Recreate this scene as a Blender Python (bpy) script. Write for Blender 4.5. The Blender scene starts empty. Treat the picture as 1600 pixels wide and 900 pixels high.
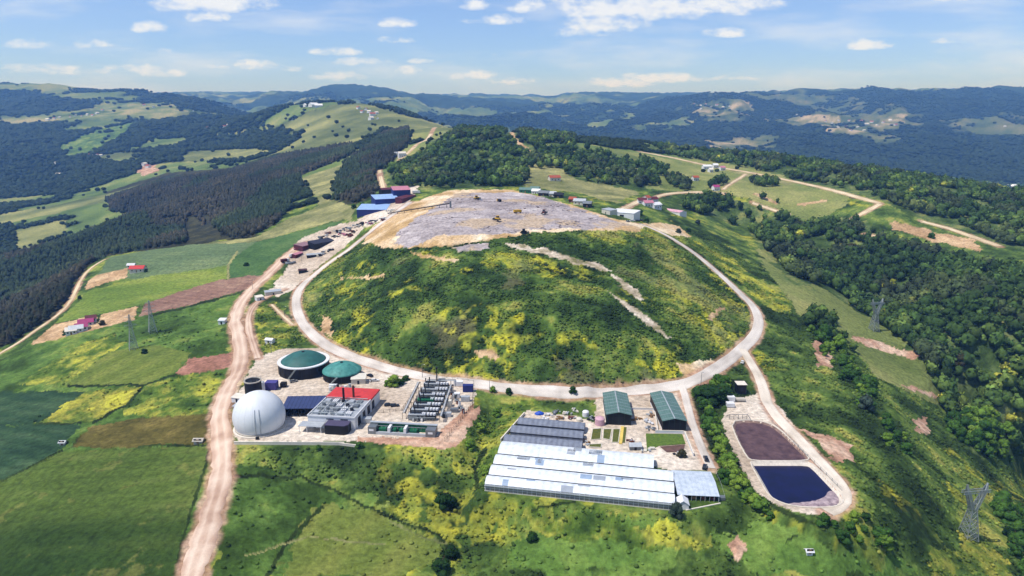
import bpy, math, random
import numpy as np
random.seed(7)
rng = np.random.default_rng(7)
SC = bpy.context.scene
COL = SC.collection
R = math.radians

# ------------------------------------------------------------------ camera
CAM_H = 150.0
PITCH = R(14.8)
FPX = 1081.0                      # focal length in pixels of a 1600 wide frame
cam_data = bpy.data.cameras.new('camera')
cam = bpy.data.objects.new('camera', cam_data)
COL.objects.link(cam)
cam.location = (0, 0, CAM_H)
cam.rotation_euler = (math.pi / 2 - PITCH, 0, 0)
cam_data.sensor_width = 36.0
cam_data.lens = FPX / 1600 * 36.0
cam_data.clip_start = 1.0
cam_data.clip_end = 60000.0
SC.camera = cam

# ------------------------------------------------------------------ sun, sky, exposure
SUN_DIR = np.array([-0.42, -0.17, 0.90]); SUN_DIR /= np.linalg.norm(SUN_DIR)   # towards the sun
sun_el = math.asin(SUN_DIR[2]); sun_az = math.atan2(SUN_DIR[0], SUN_DIR[1])
sd = bpy.data.lights.new('sun', 'SUN'); sd.energy = 4.5; sd.angle = R(0.5); sd.color = (1.0, 0.965, 0.92)
so = bpy.data.objects.new('sun', sd); COL.objects.link(so)
so.rotation_euler = (math.pi / 2 - sun_el, 0, math.pi - sun_az)
SC.view_settings.view_transform = 'Standard'
SC.view_settings.look = 'None'
SC.view_settings.exposure = 0.08
SC.view_settings.gamma = 1.0
SC.view_settings.use_curve_mapping = False
SC.render.engine = 'CYCLES'
SC.cycles.max_bounces = 4
SC.cycles.diffuse_bounces = 2
SC.cycles.glossy_bounces = 2
SC.cycles.transmission_bounces = 3
SC.cycles.transparent_max_bounces = 6
SC.cycles.volume_bounces = 0
SC.cycles.use_denoising = True
SC.cycles.sample_clamp_indirect = 4

world = bpy.data.worlds.new('World'); SC.world = world
world.use_nodes = True
wn = world.node_tree.nodes; wl = world.node_tree.links
wn.clear()

def wnode(t, **k):
    n = wn.new(t)
    for a, b in k.items(): setattr(n, a, b)
    return n
def wmath(op, a, b=None, c=None):
    n = wnode('ShaderNodeMath', operation=op)
    for i, v in enumerate((a, b, c)):
        if v is None: continue
        if isinstance(v, (int, float)): n.inputs[i].default_value = v
        else: wl.new(v, n.inputs[i])
    return n.outputs[0]

SKY_TINT = (1.36, 1.32, 1.42, 1)
sky = wnode('ShaderNodeTexSky', sky_type='NISHITA')
sky.sun_disc = False
sky.sun_elevation = sun_el
sky.sun_rotation = sun_az
sky.altitude = 900
sky.air_density = 1.0
sky.dust_density = 0.3
sky.ozone_density = 3.0
tc = wnode('ShaderNodeTexCoord')
sep = wnode('ShaderNodeSeparateXYZ'); wl.new(tc.outputs['Generated'], sep.inputs[0])
# direction of a sky pixel as (x/y, z/y): a flat chart of the sky in the north
safe_y = wmath('MAXIMUM', sep.outputs[1], 0.05)
cu = wmath('DIVIDE', sep.outputs[0], safe_y)
cv = wmath('DIVIDE', sep.outputs[2], safe_y)
comb = wnode('ShaderNodeCombineXYZ')
wl.new(wmath('MULTIPLY', cu, 30.0), comb.inputs[0]); wl.new(wmath('MULTIPLY', cv, 62.0), comb.inputs[1])
nz = wnode('ShaderNodeTexNoise'); nz.inputs['Scale'].default_value = 1.0
nz.inputs['Detail'].default_value = 7; nz.inputs['Roughness'].default_value = 0.62
wl.new(comb.outputs[0], nz.inputs['Vector'])
comb2 = wnode('ShaderNodeCombineXYZ')
wl.new(wmath('MULTIPLY', cu, 5.0), comb2.inputs[0]); wl.new(wmath('MULTIPLY', cv, 26.0), comb2.inputs[1])
comb2.inputs[2].default_value = 3.7
nz2 = wnode('ShaderNodeTexNoise'); nz2.inputs['Scale'].default_value = 1.0
nz2.inputs['Detail'].default_value = 5; nz2.inputs['Roughness'].default_value = 0.55
wl.new(comb2.outputs[0], nz2.inputs['Vector'])

def sky_uv(px, py):
    x = (px - 800) / FPX; yi = (450 - py) / FPX
    dy = math.cos(PITCH) + yi * math.sin(PITCH); dz = -math.sin(PITCH) + yi * math.cos(PITCH)
    return x / dy, dz / dy
# cumulus clouds: centre, half width, half height (in thousandths of the chart), strength
CLOUDS = [(330, 5, 85, 20, 1.0), (322, 28, 32, 10, .9), (232, 45, 26, 10, .75), (145, 70, 30, 9, .65), (45, 70, 34, 8, .7),
          (256, 82, 24, 6, .5), (620, 37, 26, 9, .8), (742, 9, 22, 9, .8), (775, 32, 46, 9, .6), (838, 13, 42, 12, .75),
          (1000, 14, 150, 22, .95), (1120, 8, 90, 16, .9), (945, 40, 56, 14, .95), (905, 52, 50, 8, .6), (1135, 52, 32, 9, .9), (1352, 71, 36, 9, .9),
          (1470, 64, 26, 6, .55), (525, 82, 34, 8, .75), (560, 98, 50, 7, .75), (530, 120, 40, 9, .8), (640, 112, 28, 8, .7), (462, 108, 20, 6, .6),
          (600, 64, 24, 6, .5), (636, 63, 14, 6, .6), (240, 112, 50, 12, .8), (375, 104, 56, 10, .65), (735, 119, 40, 9, .85), (800, 128, 40, 7, .75),
          (970, 130, 50, 10, .95), (1030, 124, 70, 9, .9), (1160, 122, 50, 6, .65), (490, 42, 12, 6, .35), (1480, 0, 90, 6, .55),
          (90, 110, 90, 10, .6), (660, 96, 20, 5, .7), (700, 98, 14, 5, .4), (760, 84, 24, 5, .35), (860, 52, 14, 4, .4), (20, 5, 60, 14, .2)]
tot = None
for (px, py, hw, hh, st) in CLOUDS:
    u0, v0 = sky_uv(px, py)
    su = hw / FPX * 0.98; sv = hh / FPX * 1.02
    # flat base, domed top: the lower side is squeezed
    du = wmath('MULTIPLY', wmath('SUBTRACT', cu, u0), 1.0 / su)
    dv = wmath('MULTIPLY', wmath('SUBTRACT', cv, v0), 1.0 / sv)
    dvb = wmath('MAXIMUM', dv, wmath('MULTIPLY', dv, -1.7))
    d2 = wmath('ADD', wmath('MULTIPLY', du, du), wmath('MULTIPLY', dvb, dvb))
    g = wmath('MULTIPLY', wmath('MAXIMUM', wmath('SUBTRACT', 1.0, wmath('MULTIPLY', d2, 0.5)), 0.0), st)
    tot = g if tot is None else wmath('MAXIMUM', tot, g)
# cloud cover: shape field worked over with noise
field = wmath('ADD', wmath('MULTIPLY', tot, 0.80), wmath('MULTIPLY', wmath('SUBTRACT', nz.outputs[0], 0.5), 2.0))
field = wmath('MULTIPLY', field, wmath('GREATER_THAN', tot, 0.001))
def wramp(v, lo, hi):
    n = wnode('ShaderNodeMapRange', interpolation_type='SMOOTHSTEP', clamp=True)
    wl.new(v, n.inputs[0]); n.inputs[1].default_value = lo; n.inputs[2].default_value = hi
    return n.outputs[0]
cov = wramp(field, 0.10, 0.85)
cov = wmath('MULTIPLY', cov, wramp(tot, 0.0, 0.35))
thin = wmath('MULTIPLY', wramp(nz2.outputs[0], 0.44, 0.76), 0.5)     # thin veils
cov = wmath('MAXIMUM', cov, thin)
above = wramp(cv, -0.01, 0.01)
cov = wmath('MULTIPLY', wmath('MULTIPLY', cov, above), 0.88)
mixc = wnode('ShaderNodeMix', data_type='RGBA')
wl.new(cov, mixc.inputs['Factor'])
tint = wnode('ShaderNodeMix', data_type='RGBA', blend_type='MULTIPLY'); tint.inputs['Factor'].default_value = 1.0
wl.new(sky.outputs[0], tint.inputs['A'])
rampn = wnode('ShaderNodeValToRGB'); wl.new(wmath('MULTIPLY', cv, 2.2), rampn.inputs[0])   # bluer towards the skyline
rampn.color_ramp.elements[0].color = (0.72, 0.92, 1.42, 1); rampn.color_ramp.elements[0].position = 0.0
rampn.color_ramp.elements[1].color = SKY_TINT; rampn.color_ramp.elements[1].position = 1.0
em = rampn.color_ramp.elements.new(0.3); em.color = (1.02, 1.10, 1.44, 1)
wl.new(rampn.outputs[0], tint.inputs['B'])
wl.new(tint.outputs['Result'], mixc.inputs['A'])
SKY_STRENGTH = 0.10
mixc.inputs['B'].default_value = (0.90 / SKY_STRENGTH, 0.93 / SKY_STRENGTH, 0.98 / SKY_STRENGTH, 1)
bg = wnode('ShaderNodeBackground'); bg.inputs['Strength'].default_value = SKY_STRENGTH
wl.new(mixc.outputs['Result'], bg.inputs['Color'])
wo = wnode('ShaderNodeOutputWorld'); wl.new(bg.outputs[0], wo.inputs['Surface'])

# ------------------------------------------------------------------ noise
def _hash(ix, iy, seed):
    h = (ix.astype(np.int64) * 374761393 + iy.astype(np.int64) * 668265263 + seed * 1442695041) & 0xffffffff
    h = ((h ^ (h >> 13)) * 1274126177) & 0xffffffff
    h = h ^ (h >> 16)
    return (h & 0xffffff) / float(0xffffff)
def vnoise(x, y, seed=0):
    ix = np.floor(x); iy = np.floor(y)
    fx = x - ix; fy = y - iy
    fx = fx * fx * (3 - 2 * fx); fy = fy * fy * (3 - 2 * fy)
    a = _hash(ix, iy, seed); b = _hash(ix + 1, iy, seed); c = _hash(ix, iy + 1, seed); d = _hash(ix + 1, iy + 1, seed)
    return (a * (1 - fx) + b * fx) * (1 - fy) + (c * (1 - fx) + d * fx) * fy
def fbm(x, y, scale, octaves=4, seed=0, rough=0.5):
    """noise in 0..1, scale = size in metres of the largest features"""
    x = np.asarray(x, float) / scale; y = np.asarray(y, float) / scale
    s = 0; a = 1; t = 0
    for o in range(octaves):
        s = s + a * vnoise(x + 17.3 * o, y - 9.1 * o, seed + o * 31)
        t += a; a *= rough
        x, y = (x * 0.8 - y * 0.6) * 2.03, (x * 0.6 + y * 0.8) * 2.03
    return s / t
def sstep(a, b, x):
    t = np.clip((x - a) / (b - a), 0, 1); return t * t * (3 - 2 * t)
# ------------------------------------------------------------------ the lie of the land
cP, sP = math.cos(PITCH), math.sin(PITCH)
def ray(px, py):
    """a line of sight as x/y and z/y"""
    x = (np.asarray(px, float) - 800) / FPX; yi = (450 - np.asarray(py, float)) / FPX
    dy = cP + yi * sP; dz = -sP + yi * cP
    return x / dy, dz / dy
V0, V1 = math.log(50.0), math.log(26000.0)
UMAX = 1.6
# survey points: Z = height known, D = distance known
SURV_Z = [
 # works yard, dirt road, ring road front
 (370,690,0),(450,690,0),(560,690,0),(690,690,0),(400,620,0),(500,590,0),(600,610,0),(700,600,0),(340,650,-1),(350,720,-2),(320,830,-4),(300,895,-6),
 (378,560,0),(368,500,0),(400,450,1),(440,410,8),(470,385,14),(460,480,1),(480,520,0),(560,563,0),(680,592,0),(820,608,0),(980,613,-1),(1080,598,-1),
 (1140,562,-1),(1185,520,0),(1190,500,2),(1155,458,10),(1120,425,19),(1085,395,29),(1050,372,38),(1020,358,44),
 (520,405,12),(545,390,18),(575,362,30),(600,342,40),(640,318,48),(700,300,54),(480,430,4),
 # the mound
 (580,383,38),(640,385,44),(700,380,48),(760,372,51),(850,365,52),(930,360,52),(990,356,50),(660,345,54),(760,335,57),(860,330,57),(940,340,54),(720,305,57),(800,303,57),(900,322,54),
 (600,420,30),(700,430,36),(820,430,37),(940,420,36),(1030,400,35),(540,450,14),(620,480,22),(720,490,25),(850,500,25),(960,490,25),(1060,450,24),(1110,470,16),
 (520,490,7),(600,540,8),(720,560,9),(860,570,9),(980,560,10),(1070,530,11),(1140,510,6),(800,595,2),(940,600,2),(700,585,2),(600,565,2),(1050,590,1),(500,500,2),(1160,500,4),
 # left fields
 (300,500,-5),(220,440,-8),(150,420,-12),(300,400,2),(400,385,10),(450,372,15),(100,600,-14),(0,620,-20),(200,620,-8),(0,555,-28),(60,512,-22),(120,460,-16),(160,405,-10),
 (300,620,-3),(0,700,-14),(150,700,-8),(300,700,-4),(0,800,-12),(150,800,-7),(0,895,-12),(150,895,-7),(500,345,24),(540,330,32),(560,330,38),(360,440,-1),
 # below the works
 (450,760,-7),(600,760,-8),(720,700,-3),(740,760,-9),(450,895,-11),(600,895,-13),(750,895,-14),(900,895,-14),(1050,895,-15),(900,830,-8),(1050,840,-9),(1180,860,-13),
 (1300,895,-17),(1450,895,-33),(1580,895,-48),(1513,838,-42),(1380,800,-15),(1400,720,-19),(1340,660,-13),(1300,600,-11),(1250,560,-8),(1230,620,-9),(1480,760,-40),
 (1100,640,-6),(1130,700,-8),(1150,780,-10),(1230,560,-6),(1240,480,-2),(1180,440,8),(1130,400,18),(1300,500,-14),(1280,440,-6),(1365,515,-24),(1450,600,-42),(1420,560,-35),(1480,650,-58),(1560,720,-70),(1600,780,-76),
 (1600,690,-76),(1530,640,-66),
 # east vale and far side of it
 (1300,435,-16),(1380,480,-28),(1200,385,4),(1150,350,12),(1100,345,24),(1060,330,34),(1040,350,38),(990,335,46),(960,325,50),(1010,315,46),
 # behind the tip
 (790,296,56),(700,290,56),(600,300,48),(560,320,40),(860,290,56),(920,305,52),(1000,300,44),
]
SURV_D = [
 (640,255,1120),(600,270,1020),(700,235,1100),(790,208,1280),(740,209,1350),(880,219,1300),(820,240,1080),(860,265,960),(930,235,1120),(1000,270,980),(1060,285,950),(950,255,1050),(930,217,1450),(1000,222,1500),
 (1060,255,1180),(1130,238,1350),(1120,262,1150),(1200,290,960),(1160,300,900),(1230,280,1020),(1230,250,1250),(1330,264,1120),(1300,300,900),(1380,330,790),(1300,330,830),(1230,330,850),(1250,355,800),
 (1460,285,1020),(1600,306,930),(1600,340,780),(1500,330,820),(1600,380,700),(1560,385,690),(1440,345,780),(1480,450,590),(1600,450,560),(1400,400,680),(1600,600,440),(1540,520,500),(1600,520,500),
 (690,200,1500),(680,215,1380),(650,230,1200),(640,185,2100),(610,170,2350),(570,163,2500),(520,160,2600),(470,165,2700),(420,176,2800),(560,190,2100),(600,210,1700),(500,210,2000),(450,195,2500),
 (520,240,1500),(560,250,1250),(520,290,1050),(450,280,1250),(400,330,980),(350,300,1250),(300,350,1050),(230,300,1500),(200,340,1200),(120,380,1000),(60,450,780),(0,500,640),(0,420,950),(60,330,1600),(0,330,1700),
 (120,310,1750),(200,295,1750),(100,290,2100),(0,290,2250),(0,250,2600),(60,220,3000),(200,270,2000),(300,240,2200),(250,215,2800),(400,240,2000),(400,205,2700),(330,190,3300),(450,240,1800),
 (120,195,3500),(200,180,3700),(0,180,3800),(0,155,4700),(0,133,5600),(50,133,5600),(100,137,5500),(150,142,5300),(200,148,5100),(240,153,4900),(275,162,4500),(320,172,4000),(250,175,3900),
 # far ranges
 (300,153,9000),(350,151,9500),(430,150,9500),(480,149,9000),(540,140,8500),(585,143,8500),(640,152,8800),(700,153,9800),(760,155,10000),(830,155,9800),(870,157,9000),(930,150,9000),(990,157,8800),(1050,154,8000),
 (400,165,7000),(500,160,6500),(600,160,6500),(700,172,6500),(720,185,5000),(850,175,6500),(900,190,5200),(780,190,5000),(1000,175,6200),(1000,200,4700),
 (1110,148,7000),(1160,145,6800),(1200,148,6800),(1260,151,6800),(1330,150,6600),(1380,144,6400),(1440,142,6400),(1500,147,6400),(1560,150,6400),(1600,152,6400),
 (1100,185,5200),(1200,190,5000),(1300,175,5400),(1400,180,5200),(1500,185,5000),(1600,190,4900),(1100,225,3900),(1200,235,3700),(1300,240,3500),(1400,250,3300),(1500,260,3150),(1600,285,2900),(1300,210,4300),(1450,215,4200),(1600,230,3900),
]
SURV_H = [ # out of sight: px, distance, height
 (1600,1300,-60),(1600,2000,-250),(1400,2300,-220),(1200,2500,-180),(1300,1600,-60),(1000,2500,-110),(850,2200,-40),(700,3000,-30),(600,3400,0),(450,4200,20),(300,5500,60),(500,5000,40),
 (800,1900,20),(950,3500,-100),(1600,9500,300),(1300,11000,300),(1000,14000,300),(600,14000,300),(200,14000,300),(0,9000,350),(1900,700,40),(1900,400,-60),(1900,250,-85),(1900,1200,0),(1900,3000,-150),(1900,6500,350),
 (-300,500,-60),(-300,900,-120),(-300,1700,-110),(-300,3000,30),(-300,5500,350),(-300,9000,400),(-300,250,-30),(-300,150,-25),(0,150,-14),(400,150,-12),(800,150,-16),(1200,150,-25),(1600,150,-55),(1900,150,-75),
 (800,20000,200),(0,20000,250),(1600,20000,250),(800,26000,200),(-300,26000,200),(1900,26000,200),(800,55,-20),(0,55,-15),(1600,55,-65),(200,1300,-75),(0,1250,-110),(100,850,-65),
]
_cu, _cv, _cz = [], [], []
for (px, py, z) in SURV_Z:
    u, m = ray(px, py); Y = (z - CAM_H) / m
    _cu.append(u); _cv.append(math.log(Y)); _cz.append(z)
for (px, py, Y) in SURV_D:
    u, m = ray(px, py); _cu.append(u); _cv.append(math.log(Y)); _cz.append(CAM_H + m * Y)
for (px, Y, z) in SURV_H:
    _cu.append((px - 800) / FPX / cP); _cv.append(math.log(Y)); _cz.append(z)
_cu = np.array(_cu); _cv = np.array(_cv); _cz = np.array(_cz, float)
# drop near-duplicates
keep = []
for i in range(len(_cu)):
    if all((_cu[i]-_cu[j])**2 + (_cv[i]-_cv[j])**2 > 0.014**2 for j in keep): keep.append(i)
_cu, _cv, _cz = _cu[keep], _cv[keep], _cz[keep]
# surface fitted through log height scale, so that far relief does not ripple into the near ground
def _warp(z, v): return z
def _phi(r2): return r2 * np.log(r2 + 1e-12) * 0.5
VS = 0.75
n = len(_cu)
D2 = (_cu[:, None]-_cu[None])**2 + (VS*(_cv[:, None]-_cv[None]))**2
A = np.zeros((n+3, n+3)); A[:n, :n] = _phi(D2) + np.eye(n) * 1e-5 * np.exp(0.0)
A[:n, n] = 1; A[:n, n+1] = _cu; A[:n, n+2] = VS*_cv; A[n:, :n] = A[:n, n:].T
W = np.linalg.solve(A, np.concatenate([_cz, np.zeros(3)]))
GU = np.linspace(-UMAX, UMAX, 381); GV = np.linspace(V0, V1, 521)
uu, vv = np.meshgrid(GU, GV)
ZB = np.zeros(uu.shape)
for k in range(0, uu.shape[0], 20):
    a = uu[k:k+20].ravel(); b = vv[k:k+20].ravel()
    d2 = (a[:, None]-_cu[None])**2 + (VS*(b[:, None]-_cv[None]))**2
    ZB[k:k+20] = (_phi(d2) @ W[:n] + W[n] + W[n+1]*a + W[n+2]*VS*b).reshape(uu[k:k+20].shape)
def grid_at(G, u, v):
    fu = np.clip((u + UMAX) / (2*UMAX) * (len(GU)-1), 0, len(GU)-1.001); fv = np.clip((v - V0)/(V1-V0)*(len(GV)-1), 0, len(GV)-1.001)
    iu = fu.astype(int); iv = fv.astype(int); fu = fu-iu; fv = fv-iv
    return (G[iv, iu]*(1-fu)+G[iv, iu+1]*fu)*(1-fv) + (G[iv+1, iu]*(1-fu)+G[iv+1, iu+1]*fu)*fv
def base_h(x, y):
    x = np.asarray(x, float); y = np.asarray(y, float)
    return grid_at(ZB, x / y, np.log(y))
def big_relief(x, y):
    """spurs and gullies of the far ranges"""
    w = sstep(2200, 5000, y)
    n1 = fbm(x, y, 1500, 5, 3, 0.55); rid = 1 - np.abs(2*n1-1)
    w2 = sstep(900, 1800, y) * (1 - sstep(2600, 4000, y))
    n3 = fbm(x*1.0, y*.7, 620, 4, 5, 0.55); r3 = 1-np.abs(2*n3-1)
    w = w*(1-.65*(1-sstep(-.62, -.42, x/y)))
    return (rid - 0.80) * 170 * w + (r3-.79)*170*w + (fbm(x, y, 260, 3, 8) - 0.5) * 26 * w2
# flat terraces: polygon in px -> level (px projected at that level)
TERR = [
 ('yard', [(362,700),(372,640),(385,590),(405,560),(440,548),(500,545),(560,572),(640,592),(745,606),(742,640),(705,700),(560,699)], 0.0, 9),
 ('green', [(752,775),(800,655),(830,628),(930,634),(940,616),(1075,612),(1090,650),(1108,705),(1140,745),(1135,790),(1050,805)], -3.0, 10),
 ('ponds', [(1127,650),(1150,632),(1200,640),(1240,668),(1290,715),(1330,770),(1325,792),(1290,806),(1230,800),(1180,772),(1160,730)], -5.0, 22),
]
def lvl(px, py, z):
    u, m = ray(px, py); Y = (z - CAM_H) / m
    return u * Y, Y
def seg_dist(x, y, poly, closed=True):
    d = np.full(x.shape, 1e18); n = len(poly)
    for i in range(n if closed else n-1):
        ax, ay = poly[i]; bx, by = poly[(i+1) % n]
        vx, vy = bx-ax, by-ay; L = vx*vx+vy*vy+1e-12
        t = np.clip(((x-ax)*vx+(y-ay)*vy)/L, 0, 1)
        d = np.minimum(d, (x-ax-t*vx)**2+(y-ay-t*vy)**2)
    return np.sqrt(d)
def inside(x, y, poly):
    c = np.zeros(x.shape, bool); n = len(poly); j = n-1
    for i in range(n):
        xi, yi = poly[i]; xj, yj = poly[j]
        if yi != yj:
            c ^= ((yi > y) != (yj > y)) & (x < (xj-xi)*(y-yi)/(yj-yi)+xi)
        j = i
    return c
TERR_W = [([tuple(map(float, lvl(px, py, z))) for px, py in pts], z, f) for _, pts, z, f in TERR]
POND_Z = -5.0
POND_A = [lvl(px, py, POND_Z) for px, py in [(1144,660),(1170,657),(1199,661),(1217,672),(1240,694),(1262,715),(1258,719),(1215,719.3),(1177,719),(1170,715),(1155,688)]]
POND_B = [lvl(px, py, POND_Z) for px, py in [(1175,724),(1178,723.6),(1220,723.6),(1260,723.6),(1270,728),(1293,752),(1311,771),(1316,782),(1306,790),(1275,792),(1243,790),(1222,785),(1204,775),(1190,750)]]
def H(x, y, ponds=True):
    x = np.atleast_1d(np.asarray(x, float)); y = np.atleast_1d(np.asarray(y, float))
    z = base_h(x, y)
    far = y > 850
    if far.any(): z[far] += big_relief(x[far], y[far])
    for poly, lv, f in TERR_W:
        xs = [p[0] for p in poly]; ys = [p[1] for p in poly]
        m = (x > min(xs)-f) & (x < max(xs)+f) & (y > min(ys)-f) & (y < max(ys)+f)
        if m.any():
            xm, ym = x[m], y[m]
            d = seg_dist(xm, ym, poly); ins = inside(xm, ym, poly)
            w = np.where(ins, 1.0, 1 - sstep(0, f, d)); z[m] = z[m]*(1-w) + lv*w
    if ponds:
        for poly in (POND_A, POND_B):
            xs = [p[0] for p in poly]; ys = [p[1] for p in poly]
            m = (x > min(xs)-3) & (x < max(xs)+3) & (y > min(ys)-3) & (y < max(ys)+3)
            if m.any():
                d = seg_dist(x[m], y[m], poly); ins = inside(x[m], y[m], poly)
                z[m] -= np.where(ins, np.clip(d*1.0+1.2, 0, 6), 0)
    return z
def h1(x, y): return float(H(x, y)[0])
# visible-surface lookup: march out along a line of sight until the ground is met
ZG = np.zeros(uu.shape)
_Y = np.exp(vv)
ZG = H((uu*_Y).ravel(), _Y.ravel(), False).reshape(uu.shape)
SG = (ZG - CAM_H) / _Y
def hit(px, py):
    px = np.atleast_1d(np.asarray(px, float)); py = np.atleast_1d(np.asarray(py, float))
    u, m = ray(px, py); out = np.zeros((len(px), 2))
    vf = np.linspace(math.log(120), V1, 2600)
    for i in range(len(px)):
        s = grid_at(SG, np.full(vf.shape, u[i]), vf)
        ab = np.nonzero(s >= m[i])[0]
        if len(ab) == 0: k = int(np.argmax(s)); v = vf[k]
        else:
            k = ab[0]; v = vf[k]
            if k > 0:
                t = (m[i]-s[k-1])/(s[k]-s[k-1]+1e-15); v = vf[k-1]+(vf[k]-vf[k-1])*t
        out[i] = (u[i]*math.exp(v), math.exp(v))
    return out
def P(px, py):
    """ground point under a point of view: x, y, z"""
    x, y = hit(px, py)[0]
    return float(x), float(y), h1(x, y)
def project(x, y, z):
    dy = y*cP - (z-CAM_H)*sP; up = y*sP + (z-CAM_H)*cP
    return 800 + FPX*x/dy, 450 - FPX*up/dy
def PW(pts, sub=14):
    """outline in view -> outline on the ground, edges subdivided"""
    q = []
    n = len(pts)
    for i in range(n):
        a = pts[i]; b = pts[(i+1) % n]; L = math.hypot(b[0]-a[0], b[1]-a[1]); k = max(1, int(L/sub))
        for j in range(k): q.append((a[0]+(b[0]-a[0])*j/k, a[1]+(b[1]-a[1])*j/k))
    q = np.array(q)
    return [tuple(p) for p in hit(q[:, 0], q[:, 1])]
# ------------------------------------------------------------------ ground cover
def C3(*hexes):
    out = []
    for h in hexes:
        c = [int(h[i:i+2], 16)/255 for i in (0, 2, 4)]
        out.append([((v+0.055)/1.055)**2.4 if v > 0.04045 else v/12.92 for v in c])
    return np.array(out) if len(out) > 1 else np.array(out[0])
def soften(c):
    """plant greens as they are: less pure, a little towards olive"""
    c = np.array(c, float); g = (c[..., 1] > c[..., 0]*1.02) & (c[..., 1] > c[..., 2])
    r_, g_, b_ = c[..., 0], c[..., 1], c[..., 2]; l = .3*r_+.6*g_+.1*b_
    c2 = np.stack([r_*.92+l*.12, g_*.86+l*.05, b_*.90+l*.08], -1)
    return np.where(g[..., None], c2, c)
def blend(stops, t):
    """stops: [(position, hex)], t array -> colours"""
    cols = soften(np.array([C3(h) for _, h in stops])); pos = np.array([p for p, _ in stops])
    return np.stack([np.interp(t, pos, cols[:, k]) for k in range(3)], -1)
def n01(x, y, s, o=4, seed=0, r=0.55, gain=1.7):
    return np.clip((fbm(x, y, s, o, seed, r)-0.5)*gain+0.5, 0, 1)

def g_grass(x, y):
    t = n01(x, y, 28, 6, 11, .65, 2.2)
    c = blend([(0, '2c4614'), (.35, '3f6120'), (.65, '557a2c'), (1, '7b9038')], t)
    return c
def g_meadow(x, y):      # smooth lighter pasture
    t = n01(x, y, 60, 6, 12, .6, 1.8)
    return blend([(0, '53692f'), (.5, '6f813f'), (1, '8f9754')], t)
def g_midmeadow(x, y):
    t = n01(x, y, 120, 6, 13, .6, 2)
    return blend([(0, '46592f'), (.5, '647440'), (1, '8e8d58')], t)
def stripes(x, y, ang, pitch, seed=0):
    s = x*math.cos(ang)+y*math.sin(ang) + (fbm(x, y, 60, 2, seed)-.5)*8
    return 0.5+0.5*np.sin(s*2*math.pi/pitch)
def tram(x, y, ang, pitch, w=.6):
    s = x*math.cos(ang)+y*math.sin(ang)+(fbm(x, y, 80, 2, 9)-.5)*3; d = np.abs((s/pitch) % 1-.5)*pitch
    return (np.exp(-(d/w)**2)*.20)[:, None]
def g_fielda(x, y):      # big mown field nearest the lens
    t = n01(x, y, 60, 6, 21, .6, 1.4)*.7 + .3*n01(x*.12, y, 5, 3, 22)
    c = blend([(0, '38521a'), (.5, '4c6622'), (1, '6a7a34')], t)
    band = stripes(x, y, 1.5, 46, 5)
    b = (sstep(.35, .7, band) * (1-sstep(232, 246, y + (fbm(x, y, 30, 3, 4)-.5)*14)))[:, None]
    d = blend([(0, '1c3610'), (1, '32501a')], t)
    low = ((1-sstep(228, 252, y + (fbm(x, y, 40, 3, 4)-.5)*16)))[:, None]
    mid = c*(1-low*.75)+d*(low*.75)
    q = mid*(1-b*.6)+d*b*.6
    bald = sstep(.84, 1., n01(x, y, 9, 5, 77, .6, 2.4))[:, None]*.35
    q = q*(1-bald)+C3('7f7c44')*bald
    return q*(1-tram(x, y, .1, 14))
def g_teal(x, y):
    t = n01(x*.4, y, 18, 5, 23, .6, 1.6); s = stripes(x, y, 1.1, 9, 2)
    return blend([(0, '1c3822'), (.5, '2c4c2e'), (1, '47663f')], np.clip(t*.8+s*.2, 0, 1))*(1-tram(x, y, 1.1, 16))
def g_fallow(x, y):
    t = n01(x, y, 14, 6, 24, .65, 1.6)
    return blend([(0, '43401e'), (.5, '5b5429'), (1, '76693a')], t)
def g_yellow(x, y):
    t = n01(x, y, 15, 6, 25, .7, 2.6)
    return blend([(0, '35521a'), (.4, '5f7622'), (.75, '8f932e'), (1, 'adaa3e')], t)
def g_yelgreen(x, y):
    t = n01(x, y, 13, 6, 26, .7, 2.4)
    return blend([(0, '2e4b18'), (.4, '50701f'), (.75, '8a9530'), (1, 'aaa93c')], t)
def g_olive(x, y):
    t = n01(x, y, 40, 5, 27, .6, 1.5); s = stripes(x, y, -.4, 22, 3)
    return blend([(0, '4b6420'), (.5, '64792b'), (1, '7d8638')], np.clip(t*.7+s*.3, 0, 1))
def g_pink(x, y):
    t = n01(x, y, 10, 5, 28, .6, 1.4)
    return blend([(0, '7d5a48'), (.5, '93695a'), (1, 'a87f6c')], t)
def g_tan(x, y):
    t = n01(x, y, 12, 6, 29, .65, 1.8)
    return blend([(0, '8f7452'), (.5, 'b39472'), (1, 'cbb08c')], t)
def g_mauve(x, y):
    t = n01(x, y, 16, 5, 30, .6, 1.5); s = stripes(x, y, 1.15, 7, 2)
    return blend([(0, '6b5044'), (.5, '836558'), (1, '9a7f6c')], np.clip(t*.75+s*.25, 0, 1))
def g_greyg(x, y):
    t = n01(x*.5, y, 30, 5, 31, .6, 1.5); s = stripes(x, y, 1.3, 10, 2)
    return blend([(0, '4a6642'), (.5, '5c784c'), (1, '728856')], np.clip(t*.8+s*.2, 0, 1))*(1-tram(x, y, 1.3, 15))
def g_bright(x, y):
    t = n01(x*.5, y, 26, 5, 32, .6, 1.6)
    return blend([(0, '4f7020'), (.5, '64812a'), (1, '829638')], t)
def g_green(x, y):
    t = n01(x, y, 26, 5, 33, .6, 1.6)
    return blend([(0, '34582a'), (.5, '456b34'), (1, '5e7c40')], t)
def g_streak(x, y):
    t = n01(x, y, 9, 6, 144, .7, 2.2)
    return blend([(0, '6c6a44'), (.3, '9c8f78'), (.7, 'bdb09e'), (1, 'd6cabb')], t)
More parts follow.
